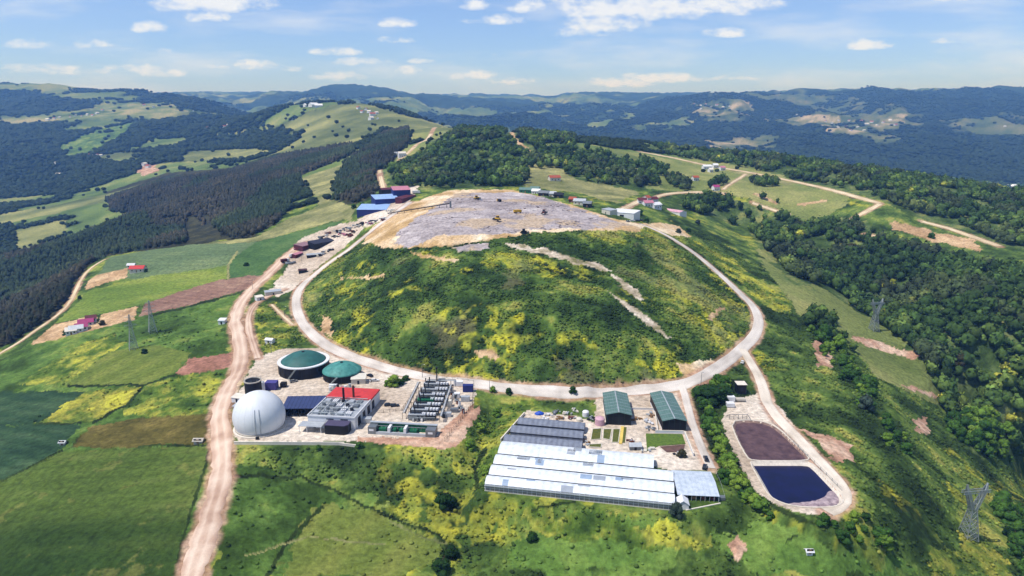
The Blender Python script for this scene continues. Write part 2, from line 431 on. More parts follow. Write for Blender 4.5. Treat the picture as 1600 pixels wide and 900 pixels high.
def g_edge(x, y):
    t = n01(x, y, 20, 6, 145, .68, 2.2)
    return blend([(0, '263d18'), (.4, '3c5723'), (.7, '57703a'), (1, '82834c')], t)
def g_lawn(x, y):
    t = n01(x, y, 30, 6, 133, .65, 1.9)
    return blend([(0, '3a5c1f'), (.5, '52792a'), (1, '729238')], t)
def g_mound(x, y):
    t = n01(x, y, 26, 6, 34, .7, 2.6)
    c = blend([(0, '1f3614'), (.3, '304e1b'), (.55, '456522'), (.8, '607c2b'), (1, '8a9439')], t)
    # yellow bloom grows where the noise of its own runs high, more on the lower and eastern side
    yb = n01(x, y, 34, 5, 35, .62, 3.0)
    lean = sstep(-40, 150, x)*.12 + (1-sstep(380, 480, y))*.08
    m = .85*(sstep(.74, 1.05, yb+lean)*sstep(.3,.6,n01(x,y,6,3,136,.6,2.2)))[:, None]
    yc = blend([(0, '708426'), (1, 'bdb836')], n01(x, y, 7, 3, 36, .6, 2))
    c = c*(1-m)+yc*m
    b = sstep(.80, .9, n01(x, y, 40, 5, 37, .6, 2.4))[:, None]
    return c*(1-b*.25)+C3('8d8460')*b*.25
def g_scrub(x, y):       # rough slopes below the works
    t = n01(x, y, 24, 6, 38, .7, 2.5)
    c = blend([(0, '223816'), (.35, '36521d'), (.6, '4d6c26'), (.85, '6c8630'), (1, '8e963c')], t)
    yb = n01(x, y, 40, 5, 39, .62, 3.0)
    m = .85*(sstep(.78, 1.05, yb)*sstep(.3,.6,n01(x,y,6,3,137,.6,2.2)))[:, None]
    return c*(1-m*.85)+blend([(0, '6f8428'), (1, 'bcb43c')], n01(x, y, 6, 3, 40))*m*.85
def g_garbage(x, y):
    t = n01(x*.6, y, 10, 6, 41, .68, 1.7); u = n01(x, y, 45, 4, 42, .6, 2.0)
    c = blend([(0, '726969'), (.35, '92898a'), (.7, 'aaa1a2'), (1, 'cbc4c1')], np.clip(t*.65+u*.35, 0, 1))
    m = sstep(.62, .8, n01(x, y, 30, 5, 43, .6, 2.4))[:, None]
    return c*(1-m*.6)+C3('b79f7c')*m*.6
def g_sand(x, y):
    t = n01(x, y, 26, 6, 44, .62, 2.2)
    return blend([(0, '9c8054'), (.35, 'b89a70'), (.7, 'cab292'), (1, 'dbcbb0')], t)
def g_yard(x, y):
    t = n01(x, y, 34, 6, 45, .58, 1.7)
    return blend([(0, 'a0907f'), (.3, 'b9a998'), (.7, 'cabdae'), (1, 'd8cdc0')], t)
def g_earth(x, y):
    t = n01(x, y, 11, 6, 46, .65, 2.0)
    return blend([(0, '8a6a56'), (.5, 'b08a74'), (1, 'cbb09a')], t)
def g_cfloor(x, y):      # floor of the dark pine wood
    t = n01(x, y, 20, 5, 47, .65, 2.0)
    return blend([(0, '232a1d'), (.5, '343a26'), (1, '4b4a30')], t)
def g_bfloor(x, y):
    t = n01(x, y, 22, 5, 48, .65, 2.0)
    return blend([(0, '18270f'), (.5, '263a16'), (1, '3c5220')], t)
def g_stubble(x, y):
    t = n01(x, y, 30, 5, 49, .65, 2.0)
    return blend([(0, '5d6b38'), (.5, '7c8450'), (1, '9f9a66')], t)
def g_far(x, y):         # the ranges: woods with clearings
    k = y/4500.0
    t = n01(x, y, 900, 6, 50, .6, 2.6); f = n01(x, y, 90, 4, 51, .6, 1.6)
    wood = blend([(0, '16260f'), (.5, '203416'), (1, '2c421d')], f)
    mead = blend([(0, '42602a'), (.5, '5c7438'), (1, '86864c')], n01(x, y, 220, 5, 52, .6, 2.2))
    m = sstep(.60, .74, t*.72+f*.28)[:, None]
    return wood*(1-m)+mead*m
def g_mid(x, y):         # middle distance, 900 to 3500 m
    t = n01(x, y, 330, 6, 53, .6, 2.6); f = n01(x, y, 40, 4, 54, .6, 1.8)
    wood = blend([(0, '182a11'), (.5, '23391a'), (1, '314a20')], f)
    mead = blend([(0, '45622b'), (.5, '5f7b3a'), (1, '87904e')], n01(x, y, 90, 5, 55, .6, 2.0))
    m = sstep(.50, .60, t*.8+f*.2)[:, None]
    return wood*(1-m)+mead*m
def g_fwood(x, y):
    f = n01(x, y, 110, 6, 56, .65, 2.0); g = n01(x, y, 700, 5, 156, .6, 2.6)
    c = blend([(0, '131f10'), (.5, '1e2f17'), (1, '2c4020')], f); m = sstep(.74, .86, g*.85+f*.15)[:, None]
    return c*(1-m)+blend([(0, '2f4420'), (.5, '4a5e33'), (1, '6d7248')], f)*m
def g_fmead(x, y):
    t = n01(x, y, 160, 6, 57, .62, 2.4)
    return blend([(0, '24391a'), (.4, '4b6631'), (.7, '6d7f45'), (1, '958c62')], t)
def g_lilac(x, y):
    t = n01(x, y, 120, 6, 57, .62, 2.4)
    return blend([(0, '24391a'), (.4, '4f6236'), (.7, '76794c'), (1, 'a5957a')], t)

def thick(p, w):
    p = np.array(p, float); d = np.gradient(p, axis=0); d /= np.linalg.norm(d, axis=1)[:, None]; n = np.stack([-d[:, 1], d[:, 0]], 1)*w/2
    return [tuple(q) for q in p+n]+[tuple(q) for q in (p-n)[::-1]]
# class, wobble in metres, outline in view
PAINT = [
 (g_scrub, 0, [(330,900),(350,700),(700,700),(760,640),(930,618),(1090,600),(1160,560),(1190,470),(1040,372),(1100,360),(1230,440),(1330,530),(1480,650),(1610,760),(1610,905),(330,905)]),
 (g_grass, 4, [(345,720),(470,745),(600,780),(560,905),(330,905)]),
 (g_olive, 5, [(470,790),(560,800),(640,820),(690,840),(680,870),(640,905),(430,905)]),
 (g_lawn, 5, [(800,840),(900,800),(1010,830),(1080,860),(1080,905),(860,905),(820,880)]),
 (g_lawn, 4, [(1190,815),(1280,835),(1360,860),(1430,890),(1440,905),(1200,905),(1110,850)]),
 (g_yellow, 6, [(1540,835),(1585,880),(1570,905),(1430,905),(1450,870),(1500,845)]),
 (g_yelgreen, 6, [(860,790),(960,800),(1050,815),(1100,830),(1080,850),(950,860),(900,830),(800,800)]),
 (g_yelgreen, 4, [(735,660),(780,630),(830,622),(825,655),(780,695),(755,760),(720,740),(715,700)]),
 (g_yelgreen, 5, [(1060,365),(1140,400),(1200,450),(1245,470),(1235,490),(1200,480),(1165,450),(1120,415)]),
 (g_yelgreen, 4, [(395,480),(430,470),(480,530),(440,548),(405,548),(392,510)]),
 (g_meadow, 4, [(1230,440),(1300,480),(1400,520),(1440,560),(1490,640),(1440,620),(1370,590),(1330,540),(1290,510),(1240,490)]),
 (g_meadow, 4, [(1180,385),(1240,425),(1340,480),(1440,540),(1445,560),(1350,520),(1240,470),(1200,430)]),
 # left fields
 (g_grass, 3, [(0,565),(57,530),(225,492),(300,475),(385,452),(345,520),(364,570),(345,600),(330,700),(300,905),(-220,905),(-220,600)]),
 (g_yelgreen, 4, [(35,600),(115,542),(173,520),(195,535),(120,590),(100,604)]),
 (g_olive, 2, [(100,604),(173,548),(243,539),(300,551),(272,582),(225,602),(160,603)]),
 (g_yellow, 3, [(40,663),(133,611),(225,602),(197,634),(144,660)]),
 (g_yelgreen, 3, [(225,602),(290,584),(347,580),(354,600),(324,648),(190,651),(197,634)]),
 (g_pink, 1.5, [(275,583),(300,559),(364,551),(366,573),(289,586)]),
 (g_fallow, 1.5, [(110,701),(139,667),(225,652),(326,648),(330,694),(214,699)]),
 (g_teal, 2, [(-220,660),(0,612),(110,613),(133,611),(60,661),(0,667),(-220,700)]),
 (g_teal, 2, [(-220,720),(0,668),(60,661),(127,662),(98,704),(0,752),(-220,790)]),
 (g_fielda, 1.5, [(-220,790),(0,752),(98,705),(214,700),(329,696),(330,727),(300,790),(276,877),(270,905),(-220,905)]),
 (g_greyg, 1, [(150,432),(172,402),(225,392),(300,382),(400,372),(400,380),(365,405),(357,417),(307,422),(225,437)]),
 (g_bright, 1, [(85,505),(125,470),(136,455),(232,432),(307,422),(357,415),(355,437),(225,475),(150,493)]),
 (g_green, 1, [(357,438),(355,415),(365,403),(400,378),(480,358),(530,345),(540,352),(480,370),(455,387),(405,431)]),
 (g_mauve, 1, [(218,494),(225,475),(280,456),(340,438),(395,430),(412,432),(385,452),(300,476)]),
 (g_tan, 1, [(150,513),(157,492),(214,479),(210,500)]),
 (g_tan, 1, [(45,540),(57,530),(85,507),(150,493),(155,512),(60,537)]),
 (g_tan, 1, [(136,440),(150,430),(200,419),(198,433),(150,447),(133,454)]),
 (g_stubble, 3, [(300,382),(400,370),(455,340),(500,322),(490,300),(472,278),(540,255),(522,290),(520,310),(556,322),(552,343),(530,345),(480,357),(400,378)]),
 # woods floors
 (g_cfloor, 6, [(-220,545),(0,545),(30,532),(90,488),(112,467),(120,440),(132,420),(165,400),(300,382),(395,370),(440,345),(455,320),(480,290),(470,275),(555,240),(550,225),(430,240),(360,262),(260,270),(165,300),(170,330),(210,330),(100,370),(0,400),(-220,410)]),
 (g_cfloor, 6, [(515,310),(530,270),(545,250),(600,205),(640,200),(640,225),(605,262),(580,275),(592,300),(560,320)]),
 (g_edge, 5, [(610,295),(600,270),(640,245),(680,222),(720,200),(800,196),(890,205),(900,225),(1000,260),(1040,290),(1000,292),(930,290),(870,268),(820,262),(830,290),(700,296)]),
 (g_stubble, 5, [(810,262),(860,250),(900,280),(1000,300),(960,318),(900,300),(820,292)]),
 (g_tan, 2, [(785,204),(792,204),(830,236),(838,243),(826,241)]),
 (g_meadow, 5, [(920,225),(1000,240),(1110,262),(1000,255)]),
 (g_meadow, 5, [(980,262),(1060,255),(1120,265),(1160,272),(1300,300),(1330,310),(1310,330),(1270,350),(1230,335),(1170,312),(1080,298),(1040,296)]),
 (g_stubble, 5, [(1220,268),(1330,268),(1350,280),(1300,285),(1250,275)]),
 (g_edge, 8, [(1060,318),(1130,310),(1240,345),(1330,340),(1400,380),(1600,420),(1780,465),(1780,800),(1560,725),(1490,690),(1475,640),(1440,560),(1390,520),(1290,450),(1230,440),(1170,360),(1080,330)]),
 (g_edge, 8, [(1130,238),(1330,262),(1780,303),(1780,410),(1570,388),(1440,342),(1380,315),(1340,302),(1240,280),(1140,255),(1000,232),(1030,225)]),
 (g_tan, 7, [(1385,345),(1440,358),(1520,375),(1545,395),(1500,385),(1440,370),(1390,360)]),
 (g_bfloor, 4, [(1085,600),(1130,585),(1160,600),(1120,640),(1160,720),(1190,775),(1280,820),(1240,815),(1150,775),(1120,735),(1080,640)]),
 # distances
 (g_fwood, 30, [(-220,143),(60,141),(68,150),(110,155),(175,158),(130,170),(60,178),(-220,186)]),
 (g_bfloor, 20, [(200,200),(300,178),(400,182),(425,198),(350,206),(300,216),(240,217),(190,238),(140,245)]),
 (g_grass, 20, [(100,225),(160,200),(215,190),(205,205),(150,238),(100,248)]),
 (g_midmeadow, 12, [(150,243),(190,238),(235,238),(200,247),(160,250)]),
 (g_midmeadow, 12, [(300,216),(350,207),(420,203),(400,210),(340,220),(290,226)]),
 (g_bfloor, 20, [(-220,288),(0,282),(100,256),(180,250),(230,262),(200,276),(110,302),(0,312),(-220,316)]),
 (g_bfloor, 16, [(230,250),(250,236),(300,217),(400,202),(470,196),(520,204),(440,232),(400,228),(290,236)]),
 (g_earth, 8, [(212,270),(222,259),(243,258),(247,268),(225,275)]),
 (g_midmeadow, 20, [(430,196),(520,163),(575,162),(640,182),(720,200),(690,205),(640,208),(600,200),(555,225),(500,232),(430,240),(480,212)]),
 (g_midmeadow, 14, [(-40,340),(100,318),(210,292),(165,315),(100,330),(-40,360)]),
 (g_midmeadow, 14, [(20,360),(110,342),(90,370),(20,395)]),
 (g_midmeadow, 10, [(285,252),(300,236),(400,232),(430,236),(360,250)]),
 (g_fwood, 40, [(-40,190),(100,192),(80,250),(0,280),(-220,285)]),
 (g_fmead, 60, [(110,180),(170,160),(250,160),(300,175),(250,185),(140,190),(60,190)]),
 (g_fmead, 40, [(0,185),(60,180),(150,182),(80,192),(20,196)]),
 (g_fwood, 60, [(1060,150),(1110,142),(1600,140),(1780,305),(1330,262),(1130,235),(1000,225),(980,200),(1000,170)]),
 (g_lilac, 130, [(1210,190),(1260,182),(1340,184),(1420,178),(1445,195),(1430,210),(1380,222),(1330,208),(1280,205)]),
 (g_lilac, 130, [(1070,165),(1110,158),(1150,162),(1180,180),(1120,190),(1075,175)]),
 (g_lilac, 110, [(1095,222),(1130,210),(1200,205),(1230,215),(1190,232),(1130,236)]),
 (g_fmead, 50, [(1000,195),(1040,190),(1080,182),(1060,200),(1010,207)]),
 # the mound and the tip
 (g_mound, 1, [(470,470),(478,440),(510,412),(560,380),(600,355),(1000,352),(1050,378),(1085,400),(1120,430),(1155,463),(1178,490),(1170,520),(1130,555),(1100,577),(1050,598),(980,607),(820,600),(680,584),(580,562),(520,540),(488,515)]),
 (g_tan, 2, [(1180,300),(1215,316),(1212,319),(1176,303)]),
 (g_tan, 2, [(1245,318),(1290,312),(1292,315),(1247,322)]),
 (g_tan, 3, [(1402,300),(1440,308),(1438,312),(1400,304)]),
 (g_stubble, 4, [(1140,262),(1180,272),(1240,285),(1236,290),(1175,278),(1138,268)]),
 (g_sand, 2, [(566,380),(585,352),(640,318),(700,297),(800,296),(900,322),(960,342),(1010,352),(1000,362),(940,360),(850,362),(780,372),(700,385),(620,388)]),
 (g_garbage, 4, [(618,384),(626,360),(650,340),(690,318),(715,302),(800,300),(850,308),(900,325),(950,342),(985,352),(940,357),(840,358),(780,366),(690,366),(650,384)]),
 (g_sand, 1, [(1000,350),(1030,348),(1060,352),(1080,370),(1050,368),(1020,358)]),
 (g_sand, 2, [(1060,570),(1110,562),(1130,566),(1090,590),(1070,590)]),
 (g_sand, 2, [(640,392),(690,402),(720,406),(715,410),(660,402)]),
 (g_sand, 2, [(530,434),(600,430),(600,434),(530,437)]),
 (g_garbage, 2, [(710,386),(760,378),(765,388),(715,394)]),
 (g_streak, 2.6, [(790,381),(850,387),(900,403),(940,413),(955,425),(942,423),(892,410),(842,396),(800,387)]),
 (g_streak, 2, [(955,425),(990,450),(1010,468),(1000,470),(970,448)]),
 (g_streak, 1.5, [(950,455),(1000,485),(1050,528),(1042,528),(990,492)]),
 (g_tan, 2, [(1135,480),(1110,500),(1105,497),(1125,480)]),
 (g_tan, 2, [(500,490),(515,500),(520,530),(505,520)]),
 (g_tan, 2.5, [(735,545),(770,545),(775,562),(745,560)]),
 (g_earth, 3, [(1270,530),(1295,530),(1298,575),(1280,575)]),
 (g_earth, 2.5, [(1320,525),(1350,527),(1440,555),(1430,562),(1370,545)]),
 (g_earth, 2, [(1405,600),(1425,602),(1490,628),(1485,635)]),
 (g_earth, 4, [(1255,672),(1300,685),(1340,700),(1320,720),(1290,712)]),
 (g_earth, 3, [(1425,655),(1445,650),(1452,675),(1432,675)]),
 (g_earth, 3, [(1135,838),(1160,840),(1170,868),(1150,872)]),
 (g_earth, 2, [(685,610),(705,690),(745,632),(750,640),(715,700),(690,700),(670,690)]),
 *[(fn_, .6, thick(p_, w_)) for fn_, w_, p_ in [
  (g_bfloor, 5, [(350,745),(420,744),(470,746),(530,772),(590,800),(640,822),(690,838)]),
  (g_bfloor, 6, [(505,790),(470,825),(440,860),(415,905)]),
  (g_bfloor, 5, [(326,700),(318,740),(300,790),(285,850),(270,905)]),
  (g_bfloor, 4, [(225,602),(197,634),(144,662)]), (g_bfloor, 3, [(60,662),(127,662)]), (g_bfloor, 3, [(98,704),(50,728),(0,752)]),
  (g_bfloor, 3, [(216,699),(326,695)]), (g_bfloor, 3, [(104,603),(225,602),(275,586)]), (g_bfloor, 3, [(232,494),(300,478),(385,454)]), (g_stubble, 4, [(357,437),(356,415),(372,392)]),
  (g_bfloor, 6, [(690,838),(705,870),(690,905)]), (g_bfloor, 7, [(760,700),(742,730),(748,765)]), (g_stubble, 3, [(610,815),(660,840),(700,850)]), (g_stubble, 2.5, [(380,870),(480,840),(600,850)]),
  (g_bfloor, 5, [(830,800),(860,790),(900,785)]), (g_bfloor, 4, [(1225,850),(1245,835)]), (g_tan, 3, [(425,476),(440,492),(458,509)])]],
 # worked ground
 (g_yard, 1, [(372,690),(364,660),(368,625),(385,590),(400,560),(440,545),(500,545),(560,568),(640,592),(745,606),(740,630),(690,682),(560,690)]),
 (g_earth, 1, [(560,690),(560,682),(680,684),(712,650),(738,632),(742,640),(705,700),(680,700)]),
 (g_yard, 1, [(930,622),(940,614),(1075,612),(1075,640),(1090,690),(1110,735),(1060,735),(800,700),(820,640),(900,650),(930,660)]),
 (g_yard, 1, [(1127,655),(1140,632),(1170,618),(1200,610),(1240,665),(1290,715),(1332,770),(1328,795),(1290,806),(1240,800),(1185,775),(1160,735),(1140,695)]),
 (g_yard, 2, [(455,395),(470,372),(530,350),(560,345),(570,355),(540,385),(500,415),(462,450),(430,465),(420,455),(445,425)]),
 (g_yard, 2, [(556,345),(580,330),(610,295),(655,290),(640,315),(600,342),(570,356)]),
]
# ------------------------------------------------------------------ the ground sheet
def new_mesh(name, verts, faces_flat, nper, cols=None, smooth=True):
    me = bpy.data.meshes.new(name)
    verts = np.ascontiguousarray(verts, dtype=np.float32); ff = np.ascontiguousarray(faces_flat, dtype=np.int32).ravel()
    nf = len(ff)//nper
    me.vertices.add(len(verts)); me.vertices.foreach_set('co', verts.ravel())
    me.loops.add(len(ff)); me.loops.foreach_set('vertex_index', ff)
    me.polygons.add(nf); me.polygons.foreach_set('loop_start', np.arange(0, len(ff), nper, dtype=np.int32))
    if smooth: me.polygons.foreach_set('use_smooth', np.ones(nf, bool))
    if cols is not None:
        a = me.color_attributes.new('cover', 'FLOAT_COLOR', 'POINT')
        a.data.foreach_set('color', np.concatenate([cols, np.ones((len(cols), 1))], 1).astype(np.float32).ravel())
    me.update(calc_edges=True); me.validate()
    return me
def link(name, me, parent=None, mat=None, label=None, cat=None, group=None, kind=None):
    o = bpy.data.objects.new(name, me); COL.objects.link(o)
    if parent is not None: o.parent = parent
    if mat is not None and me is not None:
        if not me.materials: me.materials.append(mat)
    if label: o['label'] = label
    if cat: o['category'] = cat
    if group: o['group'] = group
    if kind: o['kind'] = kind
    return o
MATS = {}
def attr_mat(name, rough=0.95, fine=0.5, bump=0.0, spec=0.1, noise_scale=1.5):
    m = bpy.data.materials.new(name); m.use_nodes = True; nt = m.node_tree; N = nt.nodes; L = nt.links
    b = N['Principled BSDF']; b.inputs['Roughness'].default_value = rough; b.inputs['Specular IOR Level'].default_value = spec
    at = N.new('ShaderNodeAttribute'); at.attribute_name = 'cover'
    g = N.new('ShaderNodeNewGeometry')
    nz = N.new('ShaderNodeTexNoise'); nz.inputs['Scale'].default_value = noise_scale; nz.inputs['Detail'].default_value = 6; nz.inputs['Roughness'].default_value = .72
    L.new(g.outputs['Position'], nz.inputs['Vector'])
    mr = N.new('ShaderNodeMapRange'); mr.inputs[1].default_value = .3; mr.inputs[2].default_value = .7; mr.inputs[3].default_value = 1-fine; mr.inputs[4].default_value = 1+fine
    L.new(nz.outputs[0], mr.inputs[0])
    mx = N.new('ShaderNodeMix'); mx.data_type = 'RGBA'; mx.blend_type = 'MULTIPLY'; mx.inputs['Factor'].default_value = 1
    L.new(at.outputs['Color'], mx.inputs['A']); L.new(mr.outputs[0], mx.inputs['B'])
    L.new(mx.outputs['Result'], b.inputs['Base Color'])
    if bump:
        bp = N.new('ShaderNodeBump'); bp.inputs['Strength'].default_value = bump; bp.inputs['Distance'].default_value = 1.0
        L.new(nz.outputs[0], bp.inputs['Height']); L.new(bp.outputs[0], b.inputs['Normal'])
    return m
# lanes: name, width, tone, outline in view
LANES = [
 ('ring_road', 7.5, 'grey', [(640,316),(622,330),(600,345),(575,365),(545,390),(515,410),(487,432),(466,450),(460,470),(466,495),(484,520),(513,543),(560,563),(620,581),(680,593),(740,601),(820,609),(900,614),(980,613),(1040,607),(1080,598),(1110,582),(1140,562),(1166,540),(1184,520),(1189,500),(1180,480),(1155,457),(1120,424),(1085,395),(1050,372),(1022,358),(1000,350)]),
 ('pond_road', 6.5, 'pale', [(1160,545),(1172,565),(1186,587),(1194,610),(1200,635),(1222,660),(1250,688),(1282,722),(1308,750),(1324,772),(1318,790),(1292,800)]),
 ('greenhouse_lane', 4.5, 'grey', [(1066,602),(1072,622),(1078,650),(1088,680),(1098,705),(1112,732)]),
 ('dirt_road', 9.2, 'pinkish', [(296,915),(304,880),(320,835),(333,790),(346,750),(350,715),(345,680),(342,650),(350,618),(366,592),(378,567),(378,545),(370,520),(367,495),(375,472),(393,452),(418,430),(437,410),(455,393),(476,380)]),
 ('service_road', 4.5, 'pinkish', [(445,452),(418,463),(396,474),(386,492),(388,515),(395,538),(403,560)]),
 ('farm_track', 3.6, 'tan', [(-40,575),(0,552),(30,535),(60,513),(90,493),(113,470),(120,448),(130,428),(145,415),(165,405)]),
 ('tip_lane', 6.0, 'tan', [(604,305),(600,292),(590,278),(593,266)]),
 ('ridge_road', 7.0, 'tan', [(624,249),(640,238),(655,225),(672,212),(692,199)]),
 ('vale_road', 6.0, 'tan', [(968,330),(985,320),(1010,311),(1037,303),(1075,300),(1110,300),(1131,302)]),
 ('vale_road', 5.5, 'tan', [(1176,317),(1200,325),(1229,335)]),
 ('hill_road', 8.0, 'tan', [(1000,237),(1050,246),(1112,260),(1169,269),(1244,284),(1300,297),(1337,307),(1375,318)]),
 ('field_track', 4.0, 'tan', [(1130,296),(1145,285),(1165,272)]),
 ('hill_road', 7.0, 'tan', [(1375,319),(1350,333),(1322,347)]),
 ('hill_road', 6.0, 'tan', [(1352,367),(1380,372),(1405,376)]),
 ('hill_road', 8.0, 'tan', [(1442,346),(1480,356),(1520,370),(1562,385)]),
 ('footpath', 2.0, 'tan', [(425,476),(440,492),(458,508)]),
]
LANES_W = []
for nm, w, tone, pts in LANES:
    q = []
    for a, b in zip(pts[:-1], pts[1:]):
        k = max(1, int(math.hypot(b[0]-a[0], b[1]-a[1])/6))
        for j in range(k): q.append((a[0]+(b[0]-a[0])*j/k, a[1]+(b[1]-a[1])*j/k))
    q.append(pts[-1]); q = np.array(q, float)
    # round the corners of the traced line
    for _ in range(3):
        q[1:-1] = q[1:-1]*.5 + (q[:-2]+q[2:])*.25
    w2 = hit(q[:, 0], q[:, 1])
    for _ in range(4): w2[1:-1] = w2[1:-1]*.5+(w2[:-2]+w2[2:])*.25
    LANES_W.append((nm, w, tone, w2))
def lane_dist(x, y):
    """distance to the nearest lane edge (negative on the lane)"""
    d = np.full(x.shape, 1e9)
    for nm, w, tone, q in LANES_W:
        m = (x > q[:, 0].min()-20) & (x < q[:, 0].max()+20) & (y > q[:, 1].min()-20) & (y < q[:, 1].max()+20)
        if m.any(): d[m] = np.minimum(d[m], seg_dist(x[m], y[m], [tuple(p) for p in q], False)-w/2)
    return d

ucols = np.concatenate([np.linspace(-UMAX*.99, -.92, 60, endpoint=False), np.linspace(-.92, .92, 1240), np.linspace(.92, UMAX*.99, 61)[1:]])
vrows = np.concatenate([np.arange(math.log(52), math.log(170), .02), np.arange(math.log(170), math.log(2200), .0040), np.arange(math.log(2200), math.log(14500), .0075)])
gu, gv = np.meshgrid(ucols, vrows); gy = np.exp(gv); gx = gu*gy
fx, fy = gx.ravel(), gy.ravel()
gz = H(fx, fy)
cov = np.zeros((len(fx), 3))
msk = fy < 900; cov[msk] = g_scrub(fx[msk], fy[msk])
cov[~msk] = g_mid(fx[~msk], fy[~msk])
t = sstep(3200, 4200, fy)[:, None]; fm = fy > 3200
cov[fm] = cov[fm]*(1-t[fm]) + g_far(fx[fm], fy[fm])*t[fm]
CLS = np.zeros(len(fx), np.int16)
PAINT_W = []
for k, (fn, wob, pts) in enumerate(PAINT):
    w = PW(pts); PAINT_W.append(w)
    xs = np.array([p[0] for p in w]); ys = np.array([p[1] for p in w])
    cand = np.nonzero((fx > xs.min()-wob*2) & (fx < xs.max()+wob*2) & (fy > ys.min()-wob*2) & (fy < ys.max()+wob*2))[0]
    if len(cand) == 0: continue
    cx, cy = fx[cand], fy[cand]
    if wob:
        s = max(wob*3, 4)
        qx = cx+(fbm(cx, cy, s, 4, 71+k, .6)-.5)*wob*4; qy = cy+(fbm(cx, cy, s, 4, 171+k, .6)-.5)*wob*4
    else: qx, qy = cx, cy
    m = inside(qx, qy, w); sel = cand[m]
    cov[sel] = fn(fx[sel], fy[sel]); CLS[sel] = k+1
# verges: bare dusty edge along the lanes
ld = lane_dist(fx, fy)
vg = (1-sstep(0.3, 2.6, ld+(fbm(fx, fy, 5, 3, 91)-.5)*3))[:, None]
cov = cov*(1-vg*.8)+g_earth(fx, fy)*vg*.8
# rough ground: tussocks and hummocks away from lanes and terraces
rough_cls = set(i+1 for i, p in enumerate(PAINT) if p[0] in (g_scrub, g_mound, g_yelgreen, g_yellow, g_grass, g_bfloor, g_cfloor))
tip_cls = set(i+1 for i, p in enumerate(PAINT) if p[0] in (g_garbage, g_sand, g_tan, g_earth))
isr = np.isin(CLS, list(rough_cls)) | ((CLS == 0) & (fy < 900))
far_from = sstep(1, 8, ld)
terr = np.ones(len(fx))
for poly, lv, f in TERR_W:
    m = (np.abs(fx-np.mean([p[0] for p in poly])) < 160) & (np.abs(fy-np.mean([p[1] for p in poly])) < 160)
    d = seg_dist(fx[m], fy[m], poly); ins = inside(fx[m], fy[m], poly)
    terr[m] = np.minimum(terr[m], np.where(ins, 0, sstep(0, 6, d)))
MICRO = (isr*(fbm(fx, fy, 9, 4, 61, .6)-.5)*3.2 + np.isin(CLS, list(tip_cls))*(fbm(fx, fy, 11, 4, 62, .6)-.5)*2.6) * far_from*terr
gz = gz+MICRO
nr, nc = gu.shape
idx = np.arange(nr*nc).reshape(nr, nc)
quads = np.stack([idx[:-1, :-1], idx[:-1, 1:], idx[1:, 1:], idx[1:, :-1]], -1).reshape(-1, 4)
me = new_mesh('ground', np.stack([fx, fy, gz], 1), quads, 4, cov)
GROUND_MAT = attr_mat('ground_cover', .95, .50, .6, .08, .38)
link('ground', me, mat=GROUND_MAT, kind='structure')

# lanes as sheets laid over the ground
def mat_simple(name, col, rough=.8, metal=0., var=.12, scale=.5, bump=0., spec=.3, col2=None, emit=None):
    if name in MATS: return MATS[name]
    m = bpy.data.materials.new(name); m.use_nodes = True; nt = m.node_tree; N = nt.nodes; L = nt.links
    b = N['Principled BSDF']; b.inputs['Roughness'].default_value = rough; b.inputs['Metallic'].default_value = metal; b.inputs['Specular IOR Level'].default_value = spec
    if isinstance(col, str): col = C3(col)
    c2 = C3(col2) if isinstance(col2, str) else (np.array(col)*(1-var*2) if col2 is None else col2)
    tcx = N.new('ShaderNodeNewGeometry')
    nz = N.new('ShaderNodeTexNoise'); nz.inputs['Scale'].default_value = scale; nz.inputs['Detail'].default_value = 6; nz.inputs['Roughness'].default_value = .65
    L.new(tcx.outputs['Position'], nz.inputs['Vector'])
    cr = N.new('ShaderNodeMapRange'); cr.inputs[1].default_value = .32; cr.inputs[2].default_value = .68; L.new(nz.outputs[0], cr.inputs[0])
    mx = N.new('ShaderNodeMix'); mx.data_type = 'RGBA'; L.new(cr.outputs[0], mx.inputs['Factor'])
    mx.inputs['A'].default_value = (*c2, 1); mx.inputs['B'].default_value = (*np.minimum(np.array(col)*(1+var*.5), .95), 1)
    L.new(mx.outputs['Result'], b.inputs['Base Color'])
    if bump:
        bp = N.new('ShaderNodeBump'); bp.inputs['Strength'].default_value = bump; L.new(nz.outputs[0], bp.inputs['Height']); L.new(bp.outputs[0], b.inputs['Normal'])
    MATS[name] = m
    return m
TONES = {'grey': [(0, 'a0978f'), (.5, 'c4bbb2'), (1, 'd8d0c8')], 'pale': [(0, 'a89c8c'), (.5, 'cdc1b2'), (1, 'dfd6c8')],
         'pinkish': [(0, '987a68'), (.45, 'bda08c'), (1, 'd6c1ae')], 'tan': [(0, 'a08a6c'), (.5, 'bfab8c'), (1, 'd6c7aa')]}
LANE_MAT = attr_mat('road_surface', .92, .10, .1, .1, 1.2)
NS = 13
